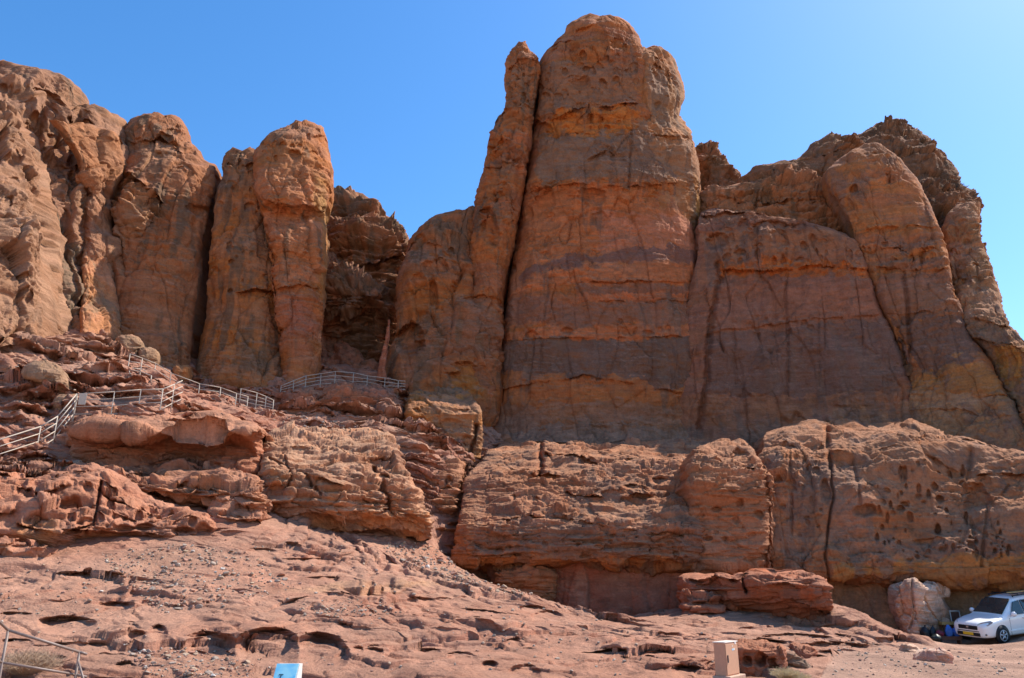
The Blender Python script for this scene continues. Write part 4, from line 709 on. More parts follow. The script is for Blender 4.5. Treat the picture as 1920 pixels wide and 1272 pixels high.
boulder('boulder', [(1093,1712,1752,.5),(1096,1702,1756,.2),(1099,1688,1758),(1104,1678,1760),(1112,1676,1766),(1130,1675,1772),(1150,1680,1780),(1170,1690,1786),(1190,1698,1790),(1200,1698,1790)], [(1675,1140,38.2),(1720,1140,37.4),(1790,1140,38.6)], .6, 'tall pale pinkish boulder with an upright shard, leaning by the foot of the lower cliff', dict(PALE, patch=[([(1670,1090),(1706,1090),(1712,1150),(1700,1200),(1670,1200)],(.42,.22,.14),.7,.4),((1745,1130,26,34),(.60,.47,.38),.6,.5)]), 1.6, n=9,
  nz=dict(NB, big=.05, bigs=1.0, fac=.15, facs=(.9,.9,1.8), fac2=.03, facs2=(.35,.35,.3)), seed=309, extra=[([(1081,1763,1768),(1084,1757,1770),(1092,1752,1774),(1102,1752,1780),(1112,1756,1781),(1120,1762,1780)], 38.4, .3), ([(1134,1710,1724),(1140,1706,1728),(1155,1706,1727),(1166,1712,1724)], 37.2, .35)],
  cracks=[([(1712,1100),(1716,1150),(1708,1180)],2,.2),([(1735,1120),(1748,1150),(1762,1170)],2,.2)])
boulder('boulder', [(1220,1738,1770),(1223,1728,1782),(1230,1720,1788),(1240,1715,1790),(1250,1713,1790),(1258,1714,1789)], [(1713,1240,22.5),(1790,1240,22.3)], .42, 'low pale topped boulder alone on the sandy track in front of the car', dict(PALE, base=(.42,.23,.19), alt=(.50,.38,.32), dust=.9), .5, n=3, seed=310)  # strong dust term whitens the top, standing in for its sunlit face
boulder('boulder', [(1207,1694,1712),(1210,1692,1720),(1216,1691,1726),(1224,1690,1728),(1230,1690,1728)], [(1690,1215,25.5),(1728,1215,25.5)], .3, 'small whitish boulder at the edge of the track, nearest the red slabs', dict(PALE, base=(.50,.38,.29)), .5, seed=311)
REDB = dict(base=(.42,.20,.135), alt=(.45,.25,.18), varnish=(.32,.17,.13), var=.35, dust=.6, sat=1.2, gain=.74)
boulder('boulder', [(1206,1380,1440,.8),(1210,1372,1464,.4),(1218,1374,1472,.1),(1230,1384,1476),(1245,1388,1477),(1260,1390,1476),(1275,1392,1474)], [(1370,1240,18.6),(1480,1240,19)], .5, 'rounded red boulder with scooped hollows right behind the utility cabinet', REDB, 1.0, n=3, seed=312,
  holes=[(1402,1240,9,11,.35),(1428,1238,17,14,.5),(1455,1248,8,14,.25)])
boulder('boulder', [(1203,1488,1500,.3),(1207,1484,1516,.1),(1215,1484,1530),(1228,1488,1537),(1240,1496,1537),(1250,1508,1534),(1258,1516,1530)], [(1484,1230,21),(1538,1230,21.2)], .45, 'dark red round boulder at the sandy edge, second from the utility cabinet', dict(REDB, base=(.36,.165,.115)), .7, n=2.5, seed=313)
boulder('boulder', [(1224,1472,1484),(1232,1470,1496),(1246,1474,1516),(1262,1480,1535),(1276,1486,1545)], [(1470,1250,19.4),(1545,1250,19.6)], .25, 'grey streaked rock sloping down between the two red boulders', dict(CB, base=(.36,.27,.21), alt=(.42,.33,.27)), .6, n=2.3, seed=314)

# ================================================================ loose stones and rubble
rgs = random.Random(21)
def stone_mesh(i):
    bm = bmesh.new(); bmesh.ops.create_icosphere(bm, subdivisions=2, radius=1)
    rg = random.Random(900+i)
    planes = [(Vector((rg.gauss(0, 1), rg.gauss(0, 1), rg.gauss(0, 1))).normalized(), rg.uniform(.45, .85)) for _ in range(9)]
    for v in bm.verts:
        for n, d in planes:
            k = v.co.dot(n)
            if k > d: v.co -= n*(k-d)
        v.co.z *= .62
    me = bpy.data.meshes.new('stone'); bm.to_mesh(me); bm.free(); return me
SM = []
for nm, c in (("grey_stone", (.33,.25,.195)), ("tan_stone", (.38,.265,.18)), ("red_stone", (.36,.19,.135)), ("pale_stone", (.56,.49,.42))):
    SM.append(flat_mat(nm, c, .95, 0, .1, .25, 6))
FANS = [([(190,1040),(330,1015),(480,1040),(560,1100),(430,1130),(300,1150),(230,1100)], 105, (2.6, 7.5)), ([(700,1015),(800,1018),(960,1092),(1000,1118),(900,1105),(760,1060)], 62, (2.6, 7)),
        ([(230,1208),(330,1212),(480,1245),(475,1268),(280,1268)], 62, (2.8, 8)), ([(560,1128),(720,1120),(760,1150),(560,1162)], 18, (2, 4.5)),
        ([(1000,1100),(1150,1150),(1250,1200),(1250,1260),(900,1230),(800,1150)], 16, (2, 5)), ([(1580,1222),(1900,1222),(1910,1268),(1560,1268)], 16, (2, 4)), ([(0,1060),(180,1060),(200,1160),(0,1150)], 12, (2, 5))]
meshes = [stone_mesh(i) for i in range(8)]
mesh_var = {}
where = ['of the rubble fan under the holed ledge', 'of the scree running down from the cracked block', 'among the grey rubble at the bottom near the blue sign', 'of the thin stone line across the middle of the slope', 'strewn over the lower middle slope', 'lying on the sandy track near the car', 'strewn on the slope left of the rubble fan']
tone = ['grey', 'tan', 'reddish', 'pale whitish']
ns = 0
for fi, (poly, cnt, (r0, r1)) in enumerate(FANS):
    us_ = [p[0] for p in poly]; vs_ = [p[1] for p in poly]; k = 0
    while k < cnt:
        a = rgs.uniform(min(us_), max(us_)); b = rgs.uniform(min(vs_), max(vs_))
        if not inpoly(np.array([a]), np.array([b]), poly)[0]: continue
        k += 1
        g = ground_at(a, b)
        if g is None: continue
        rpx = r0+(r1-r0)*rgs.random()**2.2; r = rpx*g.y/FPX
        mi = rgs.randrange(8); ti = rgs.choices(range(4), (5, 4, 3, .6))[0]
        if (mi, ti) not in mesh_var:
            me = meshes[mi].copy(); me.materials.append(SM[ti]); mesh_var[(mi, ti)] = me
        o = bpy.data.objects.new('stone', mesh_var[(mi, ti)]); scn.collection.objects.link(o)
        o.location = g+Vector((0, 0, r*.22)); o.scale = (r*rgs.uniform(.8, 1.35), r*rgs.uniform(.8, 1.2), r*rgs.uniform(.7, 1.2)); o.rotation_euler = (rgs.uniform(-.4, .4), rgs.uniform(-.4, .4), rgs.uniform(0, 6.28))
        tag(o, 'small loose %s stone %s' % (tone[ti], where[fi]), 'stone', 'loose %s stones %s' % (tone[ti], where[fi])); ns += 1
# finer rubble nobody could count: one mesh
SPREAD = FANS+[([(0,1040),(480,1000),(800,1010),(1150,1170),(1260,1265),(0,1268)], 0, 0), ([(470,765),(640,790),(750,835),(740,865),(640,825),(540,800)], 0, 0), ([(1300,1190),(1560,1195),(1700,1205),(1600,1260),(1300,1260)], 0, 0), ([(1560,1215),(1915,1215),(1915,1268),(1560,1268)], 0, 0), ([(0,640),(230,660),(340,740),(120,775),(0,800)], 0, 0)]
CNT = [800, 560, 360, 200, 80, 40, 60, 500, 520, 100, 220, 260]
rn = np.random.default_rng(5)
bv = []
for i in range(6):
    bmx = bmesh.new(); bmesh.ops.create_icosphere(bmx, subdivisions=1, radius=1); cs = np.array([v.co[:] for v in bmx.verts]); fs = np.array([[v.index for v in f.verts] for f in bmx.faces]); bmx.free()
    for _ in range(6):
        n_ = rn.normal(size=3); n_ /= np.linalg.norm(n_); dd = rn.uniform(.4, .8); kk = np.maximum(cs@n_-dd, 0); cs = cs-kk[:, None]*n_
    bv.append((cs, fs))
RP, RF, RC, off = [], [], [], 0
for (poly, _, _), cnt in zip(SPREAD, CNT):
    us_ = [p[0] for p in poly]; vs_ = [p[1] for p in poly]; k = 0
    while k < cnt:
        a = rn.uniform(min(us_), max(us_)); b = rn.uniform(min(vs_), max(vs_))
        if not inpoly(np.array([a]), np.array([b]), poly)[0]: continue
        k += 1; g = ground_at(a, b)
        if g is None: continue
        r = (1.0+3.0*rn.random()**3)*g.y/FPX
        cs, fs = bv[rn.integers(6)]; an = rn.uniform(0, 6.28); c_, s_ = math.cos(an), math.sin(an)
        q_ = cs*np.array([rn.uniform(.8, 1.4), rn.uniform(.8, 1.2), rn.uniform(.5, .9)])*r
        q_ = np.c_[q_[:, 0]*c_-q_[:, 1]*s_, q_[:, 0]*s_+q_[:, 1]*c_, q_[:, 2]+r*.2]+np.array(g[:])
        RP.append(q_); RF.append(fs+off); off += len(q_)
        c0 = np.array([(.34,.265,.21), (.40,.285,.205), (.36,.195,.14), (.50,.42,.35)][rn.choice(4, p=[.4, .33, .22, .05])])*rn.uniform(.8, 1.15)
        RC.append(np.repeat(c0[None], len(q_), 0))
rub = make_mesh('rubble', np.vstack(RP), np.zeros((0, 4), int), np.vstack(RF), np.vstack(RC), rock_material("rubble_rock", 3, .3), (0, 0, 0)); tag(rub, kind='stuff')
rub.data.polygons.foreach_set('use_smooth', np.zeros(len(rub.data.polygons), bool))

# ================================================================ railings along the climbing path
RAILM = flat_mat("pale_rail_paint", (.42,.34,.265), .55, 0, .4, .12, 14)
DARKRAIL = flat_mat("brown_rail_paint", (.22,.155,.125), .5, 0, .4, .15, 14)
def railing(label, posts, fr, r=.022, ext=(), mat=None, skip=(), end=None, drop=.8, group='railings along the climbing path', brace=None):
    # posts: (u, v top, v foot, Y)
    T = [atv(a, b, y) for a, b, c, y in posts]; F = [atv(a, c, y) for a, b, c, y in posts]
    for t_, f_ in zip(T, F): f_.x, f_.y = t_.x, t_.y
    base = F[0]; root = empty('railing', base); tag(root, label, 'railing', group); m = mat or RAILM
    for i, (t_, f_) in enumerate(zip(T, F)):
        if i in skip: continue
        bm = bmesh.new(); tube(bm, f_-base-Vector((0, 0, drop)), t_-base+Vector((0, 0, r*.6)), r*1.1); obj_bm('post', bm, m, root, True)
    for k in fr:
        bm = bmesh.new(); pts = [t_.lerp(f_, k)-base for t_, f_ in zip(T, F)]
        if end: pts.append(atv(end[0], end[1]+(end[2]-end[1])*k, end[3])-base)
        for a, b in zip(pts[:-1], pts[1:]): tube(bm, a, b, r*(1.0 if k else 1.15))
        for a in pts[1:-1]: bmesh.ops.create_icosphere(bm, subdivisions=1, radius=r*1.1, matrix=Matrix.Translation(a))
        obj_bm('rail', bm, m, root, True)
    if brace:
        (i, k, u_, v_, y_) = brace; bm = bmesh.new(); tube(bm, T[i].lerp(F[i], k)-base, atv(u_, v_, y_)-base, r*.9); obj_bm('brace', bm, m, root, True)
    return root
railing('pale metal railing climbing steeply in from the left edge of the photo', [(-30,834,880,28.6),(76.5,800,845,31.2),(108,781,825,31.9),(144,739,778,33)], (0, .30, .64, .98))
railing('pale metal railing running level above the alcove block, small panel at its left end', [(145.5,739,779,33),(215,735,779,33.1),(264.5,731,775,33.4),(305.5,730,771,33.8),(327,721,759,34.6)], (0, .30, .60, .95), end=(342,714,750,35.2))
pr = empty('notice_panel', atv(154, 760, 33.0)); tag(pr, 'small blank beige panel fixed to the railing post at the top of the steep flight', 'panel')
bm = bmesh.new(); box(bm, (0, -.05, .26), (.32, .02, .50), .005); obj_bm('plate', bm, flat_mat("beige_plate", (.52,.44,.34), .7), pr)
bm = bmesh.new(); box(bm, (0, -.03, .42), (.36, .018, .03)); box(bm, (0, -.03, .12), (.36, .018, .03)); obj_bm('bracket', bm, RAILM, pr)
railing('long pale railing descending rightwards from the foot of the left cliff wall into shade', [(244,664,706,41),(267,672,703,41.4),(292,682,716,42),(321,700,735,42),(374.5,720,752,42.6),(414,727,753,43.2),(443.5,738,767,43.8),(465,744,773,44.3)], (0, .32, .64, .95))
railing('short low railing on the downhill side of the upper path', [(243,694,708,40),(263,697,713,39.8),(284,705,729,39)], (0,), r=.024)
railing('faint shaded railing between the lit long railing and the mushroom headed pillar', [(452,729,752,45.2),(482,737,759,45.6),(499,744,762,45.9),(513,751,765,46.1)], (0, .33, .66, .98), r=.024)
railing('curved shaded railing arching over the red rock step at the gully mouth', [(527,724,736,48.6),(551,714,733,49.1),(574,705,726,49.6),(602,701,721,50.2),(629,697,720,50.6),(663,699,726,50.8),(689,705,723,51),(722,709,733,51.2),(747,714,731,51.3)], (0, .32, .62, .97), r=.022, end=(760,715,731,51.4))
railing('brown tubular railing with a braced end post, nearest of all, bottom left corner', [(-40,1130,1290,10.6),(15.5,1182,1300,11),(149,1223,1305,11.6)], (0, .52), r=.016, mat=DARKRAIL, end=(163,1227,1309,11.66), group='near railing', brace=(2, .2, 164, 1300, 11.5))

# ================================================================ utility cabinet
cab_p = atv(1362, 1272, 16.6); CAB = flat_mat("salmon_paint", (.56,.28,.165), .55, 0, .35, .06, 20); CABD = flat_mat("salmon_door", (.58,.30,.175), .55, 0, .35, .05, 20)
base_z = .07
c = empty('utility_cabinet', (cab_p.x+.10, cab_p.y+.28, base_z), math.radians(54)); tag(c, 'salmon painted metal utility cabinet on a concrete plinth at the foot of the slope', 'utility cabinet')
W_, D_, H_ = .66, .23, .60     # door on local -Y face
bm = bmesh.new(); box(bm, (0, 0, .14+H_/2), (W_, D_, H_), .008); obj_bm('body', bm, CAB, c)
bm = bmesh.new(); box(bm, (0, 0, .14+H_+.012), (W_+.03, D_+.03, .024), .008); obj_bm('lid', bm, flat_mat("whitish_lid", (.72,.60,.50), .5), c)  # lid paler than the body
bm = bmesh.new(); box(bm, (0, -D_/2-.007, .14+H_/2), (W_-.03, .014, H_-.04), .004); dr = obj_bm('door', bm, CABD, c)
bm = bmesh.new(); box(bm, (-W_/2+.075, -D_/2-.024, .14+H_*.52), (.03, .02, .14), .006); obj_bm('handle', bm, flat_mat("dark_handle", (.10,.08,.08), .4, .3), dr)
for nm, (x_, z_, w_, h_), col_ in (('sticker', (.04,.50,.085,.035), (.42,.62,.72)), ('sticker', (.115,.505,.045,.04), (.78,.78,.74)), ('sticker', (.19,.62,.05,.05), (.82,.80,.76)), ('sticker', (.03,.565,.03,.03), (.80,.70,.58))):
    bm = bmesh.new(); box(bm, (x_, -D_/2-.0165, .14+z_-.03), (w_, .004, h_)); obj_bm(nm, bm, flat_mat("sticker_print", col_, .5, 0, .3, .1), dr)
bm = bmesh.new(); box(bm, (.03, -.02, .04), (W_+.16, D_+.14, .2), .015); obj_bm('plinth', bm, flat_mat("rendered_plinth", (.52,.33,.235), .9, 0, .1, .15, 12), c)

# ================================================================ blue sign on its stand
s0 = atv(541, 1244, 11.2)
sg = empty('sign_stand', (s0.x, s0.y, 0.0)); tag(sg, 'light blue sloping sign board on a white boxed stand at the bottom edge', 'sign')
zt = s0.z; hw = .152; BL, t_, p_ = new_mat("faded_blue_print")
n_ = t_.nodes.new("ShaderNodeTexNoise"); n_.inputs['Scale'].default_value = 7; n_.inputs['Detail'].default_value = 6; tc_ = t_.nodes.new("ShaderNodeTexCoord"); t_.links.new(tc_.outputs['Object'], n_.inputs['Vector'])
r_ = t_.nodes.new("ShaderNodeValToRGB"); r_.color_ramp.elements[0].position = .35; r_.color_ramp.elements[0].color = (.09,.42,.68,1); r_.color_ramp.elements[1].position = .62; r_.color_ramp.elements[1].color = (.28,.60,.70,1)
t_.links.new(n_.outputs['Fac'], r_.inputs[0]); t_.links.new(r_.outputs[0], p_.inputs['Base Color']); p_.inputs['Roughness'].default_value = .45
WH = flat_mat("white_board_edge", (.66,.62,.56), .6)
bm = bmesh.new(); polyprism(bm, [(-hw, .14, 0), (-hw, .14, zt-.012), (-hw, .0, zt-.012), (-hw, -.26, zt-.38), (-hw, -.26, 0)], (2*hw, 0, 0)); obj_bm('stand', bm, WH, sg)
dn = Vector((0, -.26, -.368)).normalized(); nn = Vector((0, -dn.z, dn.y)); nn = nn if nn.z > 0 else -nn
bm = bmesh.new(); a0 = Vector((0, .0, zt-.012))+nn*.004; a1 = Vector((0, -.26, zt-.38))+nn*.004
polyprism(bm, [a0+Vector((-hw+.004, 0, 0)), a0+Vector((hw-.012, 0, 0)), a1+Vector((hw-.03, 0, 0)), a1+Vector((-hw+.004, 0, 0))], nn*.012); bd = obj_bm('board', bm, BL, sg)
bm = bmesh.new(); o1 = a0+dn*.150+nn*.0135+Vector((-.055, 0, 0))
for (x0, x1, y0, y1) in ((-.028, .028, 0, .010), (-.006, .006, .010, .07)):
    polyprism(bm, [o1+Vector((x0, 0, 0))+dn*y0, o1+Vector((x1, 0, 0))+dn*y0, o1+Vector((x1, 0, 0))+dn*y1, o1+Vector((x0, 0, 0))+dn*y1], nn*.004)
obj_bm('lettering', bm, flat_mat("dark_ink", (.03,.08,.10), .5), bd)

# ================================================================ dry bushes
DRY = flat_mat("dry_twigs", (.40,.265,.17), .9, 0, .1, .3, 8); STRAW = flat_mat("straw", (.55,.43,.24), .9, 0, .1, .25, 8)
def bush(name, loc, R, H, n, mat, label, seed, r=.0035):
    rg = random.Random(seed); bm = bmesh.new()
    for i in range(n):
        an = rg.uniform(0, 6.28); rr = R*math.sqrt(rg.random()); h = H*rg.uniform(.45, 1)*(1-.5*(rr/R)**2)
        p = Vector((rr*.35*math.cos(an), rr*.35*math.sin(an), -.03)); q = Vector((rr*math.cos(an), rr*math.sin(an), h))
        m1 = p.lerp(q, .5)+Vector((rg.uniform(-1, 1), rg.uniform(-1, 1), rg.uniform(0, 1)))*R*.15
        tube(bm, p, m1, r, 3, r*.8); tube(bm, m1, q, r*.8, 3, r*.4)
        for _ in range(3):
            e = m1.lerp(q, rg.random()); tube(bm, e, e+Vector((rg.uniform(-1, 1), rg.uniform(-1, 1), rg.uniform(.1, 1)))*R*.28, r*.6, 3, r*.3)
    return tag(obj_bm(name, bm, mat, None, False, loc), label, 'bush')
g = ground_at(45, 1262) or atv(45, 1272, 13); bush('dry_bush', g, .55, .38, 520, DRY, 'grey brown dry bush under the near railing, bottom left corner', 3)
g = ground_at(1468, 1268) or atv(1468, 1268, 18); bush('dry_bush', (g.x, g.y-.2, g.z), .34, .16, 260, STRAW, 'straw coloured dry tuft at the foot of the scooped red boulder', 4)
g = ground_at(1500, 1269) or atv(1500, 1269, 18); bush('dry_bush', (g.x, g.y-.1, g.z-.02), .22, .10, 140, STRAW, 'smaller straw coloured tuft just beside the grey streaked rock', 5)

# ================================================================ parked car
CARW = flat_mat("white_car_paint", (.87,.86,.83), .25, 0, .5, .015, 2, .6); GLASS = flat_mat("dark_tinted_glass", (.020,.035,.035), .06, 0, .6, .2, 3); BLK = flat_mat("black_plastic", (.015,.015,.017), .5)
TYR = flat_mat("tyre_rubber", (.02,.02,.02), .85); RIM = flat_mat("alloy_rim", (.55,.56,.58), .3, .8); CHR = flat_mat("chrome", (.65,.66,.68), .15, .9)
wn = atv(1878, 1207, 35.2)                                   # ground contact of the near front wheel
car = empty('parked_car', (0, 0, 0)); tag(car, 'white people carrier with dark glass and roof bars, nose down on the sandy track', 'car')
hd = Vector((-.93, -.37, 0)).normalized(); rz = math.atan2(hd.y, hd.x)
Rm = Matrix.Rotation(rz, 4, 'Z') @ Matrix.Rotation(math.radians(4.5), 4, 'Y') @ Matrix.Rotation(math.radians(-4.5), 4, 'X')
off_l = Vector((0, .80, 0))                                   # near wheel sits on the car's left (local +Y)
SC = Matrix.Diagonal((.98, .92, .99, 1)); Rm = Rm @ SC
car.rotation_euler = Rm.to_euler(); car.scale = (.98, .92, .99); car.location = wn-(Rm @ off_l)
# local frame: x forward from the front axle, y left, z up
# stations: x, half width, z bottom, z belt, top half width, z top
ST = [(.93,.55,.36,.66,.42,.76),(.90,.72,.27,.70,.55,.82),(.80,.86,.24,.78,.66,.90),(.55,.93,.23,.88,.72,.97),(.15,.945,.23,.96,.76,1.04),(-.25,.95,.23,1.00,.78,1.09),(-.42,.95,.23,1.02,.78,1.13),(-.80,.95,.23,1.03,.74,1.44),(-1.20,.95,.23,1.04,.69,1.70),(-1.55,.95,.23,1.05,.68,1.775),(-2.2,.95,.23,1.06,.68,1.80),(-3.0,.95,.23,1.07,.67,1.80),(-3.7,.945,.25,1.08,.66,1.77),(-3.98,.93,.27,1.08,.64,1.72),(-4.12,.90,.30,1.05,.60,1.45),(-4.18,.84,.36,.98,.60,1.10)]
def ring(s):
    x, w_, z0, zb, wt, zt = s; 
    h = [(0, z0), (w_*.80, z0), (w_*.97, z0+.07), (w_, z0+.25), (w_, zb-.12), (w_*.975, zb), (wt*1.02, zt-.09 if zt-zb > .15 else zb+(zt-zb)*.5), (wt*.86, zt-.015), (0, zt)]
    return [Vector((x, y, z)) for y, z in h]+[Vector((x, -y, z)) for y, z in h[-2:0:-1]]
bm = bmesh.new(); prev = None; RG = []
for s in ST:
    vs_ = [bm.verts.new(p) for p in ring(s)]; RG.append(vs_)
    if prev:
        n_ = len(vs_)
        for i in range(n_): bm.faces.new((prev[i], prev[(i+1) % n_], vs_[(i+1) % n_], vs_[i]))
    prev = vs_
bm.faces.new(RG[0]); bm.faces.new(RG[-1][::-1])
body = obj_bm('body', bm, CARW, car, True)
sb = body.modifiers.new('s', 'SUBSURF'); sb.levels = 2; sb.render_levels = 2
def patch(name, pts, mat, parent=car, th=.012):
    bm = bmesh.new(); P_ = [Vector(p) for p in pts]; nrm = (P_[1]-P_[0]).cross(P_[2]-P_[0]).normalized(); polyprism(bm, P_, nrm*th); return obj_bm(name, bm, mat, parent)
# glass
patch('windshield', [(-.42,.72,1.12),(-.42,-.72,1.12),(-1.17,-.60,1.665),(-1.17,.60,1.665)], GLASS, th=-.05)
for sgn in (1, -1):
    def sidey(z): return sgn*(.955-(z-1.0)*.36)
    for pts in ([(-.72,1.08),(-1.12,1.58),(-1.50,1.62),(-1.50,1.08)], [(-1.58,1.08),(-1.58,1.62),(-2.50,1.64),(-2.50,1.09)], [(-2.60,1.09),(-2.60,1.64),(-3.55,1.60),(-3.85,1.12)]):
        q_ = [(x, sidey(z), z) for x, z in pts]
        patch('side_window', q_ if sgn < 0 else q_[::-1], GLASS, th=.03)
bm = bmesh.new()
for a, b in (((.955,.40,.73),(.955,-.40,.73)), ((.955,.40,.64),(.955,-.40,.64))): tube(bm, a, b, .012, 6)
box(bm, (.915, 0, .66), (.06, .98, .17), .03); gr = obj_bm('grille', bm, BLK, car)
bm = bmesh.new(); bmesh.ops.create_circle(bm, cap_ends=True, segments=20, radius=.062, matrix=Matrix.Translation((.958, 0, .68)) @ Matrix.Rotation(math.pi/2, 4, 'Y')); bmesh.ops.solidify(bm, geom=bm.faces[:], thickness=.012)
obj_bm('emblem', bm, CHR, gr)
bm = bmesh.new(); box(bm, (.915, 0, .40), (.07, 1.16, .14), .025); box(bm, (.925, 0, .52), (.05, 1.1, .03), .01); obj_bm('bumper_intake', bm, BLK, car)
bm = bmesh.new(); box(bm, (.957, 0, .42), (.012, .52, .115), .004); obj_bm('licence_plate', bm, flat_mat("yellow_plate", (.80,.50,.03), .5, 0, .3, .04), car)
for sgn in (1, -1):
    hl = [(.90, sgn*.50, .70), (.72, sgn*.86, .76), (.45, sgn*.925, .88), (.50, sgn*.86, .93), (.80, sgn*.62, .86), (.88, sgn*.50, .80)]
    patch('headlight', hl if sgn > 0 else hl[::-1], flat_mat("headlight_glass", (.30,.31,.33), .08, .3, .6), th=.035)
    bm = bmesh.new(); bmesh.ops.create_uvsphere(bm, u_segments=12, v_segments=8, radius=.055, matrix=Matrix.Translation((.80, sgn*.78, .42))); obj_bm('fog_lamp', bm, flat_mat("lamp_lens", (.25,.25,.24), .1, .5), car, True)
    bm = bmesh.new(); bmesh.ops.create_uvsphere(bm, u_segments=14, v_segments=10, radius=1, matrix=Matrix.Translation((-.72, sgn*1.06, 1.14)) @ Matrix.Diagonal((.10, .13, .105, 1))); tube(bm, (-.72, sgn*.90, 1.06), (-.72, sgn*1.0, 1.10), .03, 8); obj_bm('wing_mirror', bm, CARW, car, True)
    for hx in (-1.42, -2.42): bm = bmesh.new(); box(bm, (hx, sgn*.962, .93), (.18, .035, .04), .012); obj_bm('door_handle', bm, CHR, car)
    for dx in (-.55, -1.54, -2.55): bm = bmesh.new(); box(bm, (dx, sgn*.9505, .65), (.010, .006, .70)); obj_bm('door_seam', bm, BLK, car)
    bm = bmesh.new(); box(bm, (-1.55, sgn*.955, .47), (2.1, .03, .07), .012); obj_bm('side_moulding', bm, CARW, car)
    bm = bmesh.new(); tube(bm, (-1.35, sgn*.60, 1.80), (-3.75, sgn*.60, 1.83), .022, 8)
    for rx in (-1.4, -2.5, -3.7): tube(bm, (rx, sgn*.60, 1.74), (rx, sgn*.60, 1.82), .025, 8)
    obj_bm('roof_rail', bm, BLK, car, True)
    for wx in (0, -3.0):
        bm = bmesh.new(); bmesh.ops.create_cone(bm, cap_ends=True, segments=32, radius1=.40, radius2=.40, depth=.04, matrix=Matrix.Translation((wx, sgn*.938, .36)) @ Matrix.Rotation(math.pi/2, 4, 'X')); obj_bm('wheel_arch', bm, BLK, car, True)
        bm = bmesh.new(); bmesh.ops.create_cone(bm, cap_ends=True, segments=36, radius1=.335, radius2=.335, depth=.22, matrix=Matrix.Translation((wx, sgn*.87, .335)) @ Matrix.Rotation(math.pi/2, 4, 'X'))
        bmesh.ops.bevel(bm, geom=[e for e in bm.edges if len(e.link_faces) == 2 and e.calc_face_angle() > 1], offset=.03, segments=2, affect='EDGES'); wl = obj_bm('wheel', bm, TYR, car, True)
        bm = bmesh.new(); yy = sgn*.985
        for k in range(5):
            a = k*2*math.pi/5+.3; tube(bm, (wx, yy, .335), (wx+.20*math.cos(a), yy, .335+.20*math.sin(a)), .034, 6)
        for k in range(24):
            a, b = k*math.pi/12, (k+1)*math.pi/12; tube(bm, (wx+.215*math.cos(a), yy-.004*sgn, .335+.215*math.sin(a)), (wx+.215*math.cos(b), yy-.004*sgn, .335+.215*math.sin(b)), .018, 6)
        obj_bm('rim', bm, RIM, wl, True)
bm = bmesh.new()
for rx in (-1.7, -3.1): tube(bm, (rx, -.66, 1.86), (rx, .66, 1.86), .022, 8)
obj_bm('roof_bar', bm, BLK, car, True)
# load on the roof bars
Mw = car.matrix_basis.copy(); Mw = Matrix.Translation(car.location) @ Rm
def on_car(name, bm, mat, label, cat):
    bm.transform(Rm.to_3x3().to_4x4()); return tag(obj_bm(name, bm, mat, None, False, car.location.copy()), label, cat)
bm = bmesh.new(); box(bm, (-2.6, .30, 1.903), (2.1, .20, .035), .006); on_car('wooden_plank', bm, flat_mat("yellow_timber", (.50,.36,.15), .7, 0, .2, .2, 6), 'yellowish wooden plank lying along the roof bars of the white car', 'plank')

# ================================================================ belongings beside the pale boulder
def lump(name, u, v, Y, su, sv, col, label, cat='bag', seed=0, knot=True, rough=.45):
    p = atv(u, v, Y); k = Y*1.07/FPX*.93; w_, h_ = su*k, sv*k; bm = bmesh.new()
    bmesh.ops.create_icosphere(bm, subdivisions=4, radius=1); rg = random.Random(seed)
    dirs = [(Vector((rg.gauss(0, 1), rg.gauss(0, 1), rg.gauss(0, .6))).normalized(), rg.uniform(3, 8), rg.uniform(0, 6)) for _ in range(7)]
    for vv_ in bm.verts:
        f = 1+sum(.035*math.sin(vv_.co.dot(d)*k_+p_) for d, k_, p_ in dirs)
        c_ = vv_.co*f; top = max(0, c_.z); c_.x *= 1-.35*top**2; c_.y *= 1-.35*top**2
        vv_.co = Vector((c_.x*w_/2, c_.y*w_*.42, max(-.75, c_.z)*h_*.57+h_*.43))
    if knot: tube(bm, (0, 0, h_*.92), (rg.uniform(-.04, .04), 0, h_*1.12), w_*.05, 8, w_*.11)
    return tag(obj_bm(name, bm, flat_mat(name+"_fabric", col, rough, 0, .4, .25, 5), None, True, p), label, cat)
lump('rubbish_bag', 1737, 1198, 36.6, 17, 20, (.012,.012,.014), 'large black rubbish bag against the left foot of the pale boulder', seed=1)
lump('rubbish_bag', 1751, 1197, 36.6, 13, 19, (.014,.014,.018), 'narrow black rubbish bag between the large one and the red bag', seed=2)
lump('rubbish_bag', 1757, 1204, 36.0, 19, 13, (.012,.016,.014), 'slumped black rubbish bag in front of the bench', seed=3, knot=False)
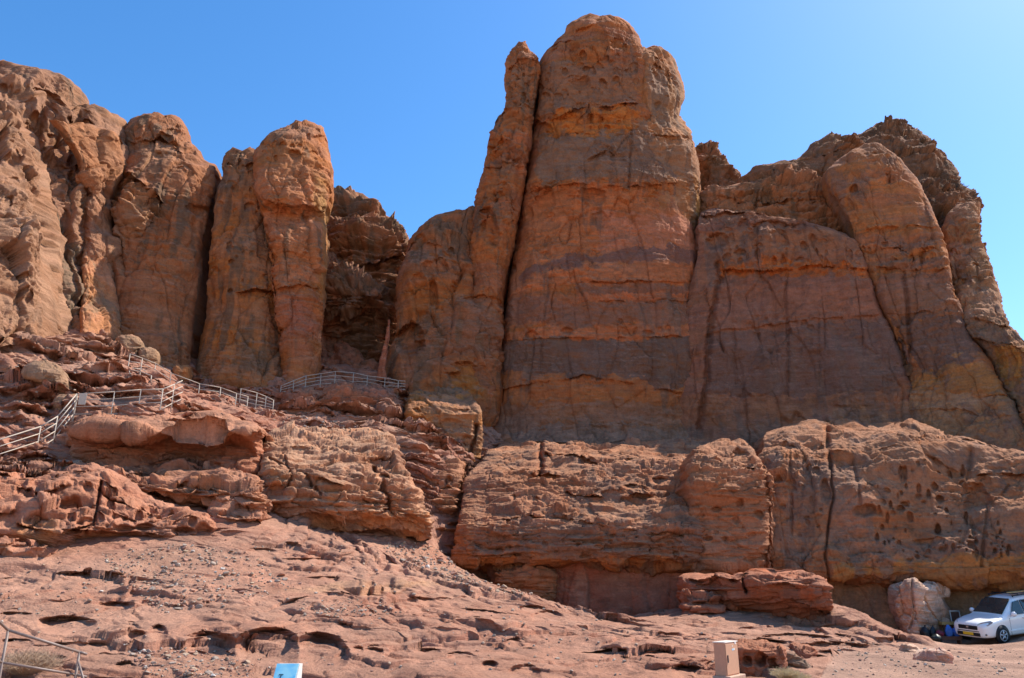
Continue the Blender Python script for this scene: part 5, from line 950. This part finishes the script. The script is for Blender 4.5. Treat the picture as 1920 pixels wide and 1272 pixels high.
# low bench carrying bags
bp = atv(1777, 1204, 36.3); be = empty('wooden_bench', bp); tag(be, 'low dark brown wooden bench carrying the red and blue bags', 'bench')
DW = flat_mat("dark_brown_wood", (.13,.06,.04), .7, 0, .2, .25, 8)
bm = bmesh.new(); box(bm, (.05, 0, .20), (1.05, .34, .06), .01); obj_bm('seat', bm, DW, be)
bm = bmesh.new(); box(bm, (.05, -.15, .12), (1.0, .03, .10), .006); obj_bm('apron', bm, DW, be)
for lx in (-.40, .50): bm = bmesh.new(); box(bm, (lx, 0, .05), (.07, .28, .26), .008); obj_bm('leg', bm, DW, be)
def seat_lump(name, dx, su, sv, col, label, seed):
    o = lump(name, 1777, 1204, 36.3, su, sv, col, label, seed=seed, knot=False, rough=.6); o.location = bp+Vector((dx*1.1, -.02, .225)); return o
seat_lump('red_bag', -.27, 14, 10.5, (.16,.015,.03), 'dark red soft bag, leftmost on the low bench', 4)
seat_lump('blue_bag', .10, 14, 19, (.03,.12,.40), 'bright blue bag standing in the middle of the low bench', 5)
seat_lump('blue_bag', .36, 13, 15, (.02,.08,.34), 'darker blue bag at the car end of the low bench', 6)
tp = atv(1786, 1202, 37.5); ta = empty('wooden_table', tp); tag(ta, 'ochre topped wooden table half hidden behind the bonnet of the white car', 'table')
OC = flat_mat("ochre_timber", (.46,.28,.10), .7, 0, .2, .2, 7)
bm = bmesh.new(); box(bm, (.1, 0, .74), (1.25, .7, .13), .01); obj_bm('tabletop', bm, OC, ta)
for lx in (-.42, .62):
    for ly in (-.26, .26): bm = bmesh.new(); box(bm, (lx, ly, .34), (.07, .07, .72), .006); obj_bm('leg', bm, DW, ta)
cp = atv(1806, 1200, 37.9); ch = empty('folding_chair', cp, math.radians(12)); tag(ch, 'brown backed chair with a pale frame showing above the bonnet of the white car', 'chair')
PF = flat_mat("pale_frame", (.62,.56,.50), .5); bm = bmesh.new()
for sx in (-.24, .24): tube(bm, (sx, .2, .0), (sx, .26, 1.22), .025, 8)
tube(bm, (-.26, .26, 1.22), (.26, .26, 1.22), .03, 8); obj_bm('frame', bm, PF, ch, True)
bm = bmesh.new(); box(bm, (0, .25, .98), (.44, .03, .40), .008); obj_bm('backrest', bm, DW, ch)
bm = bmesh.new(); box(bm, (0, 0, .46), (.48, .44, .04), .01); obj_bm('seat', bm, DW, ch)
for sx in (-.22, .22): bm = bmesh.new(); tube(bm, (sx, -.2, 0), (sx, -.2, .45), .022, 8); obj_bm('leg', bm, PF, ch, True)
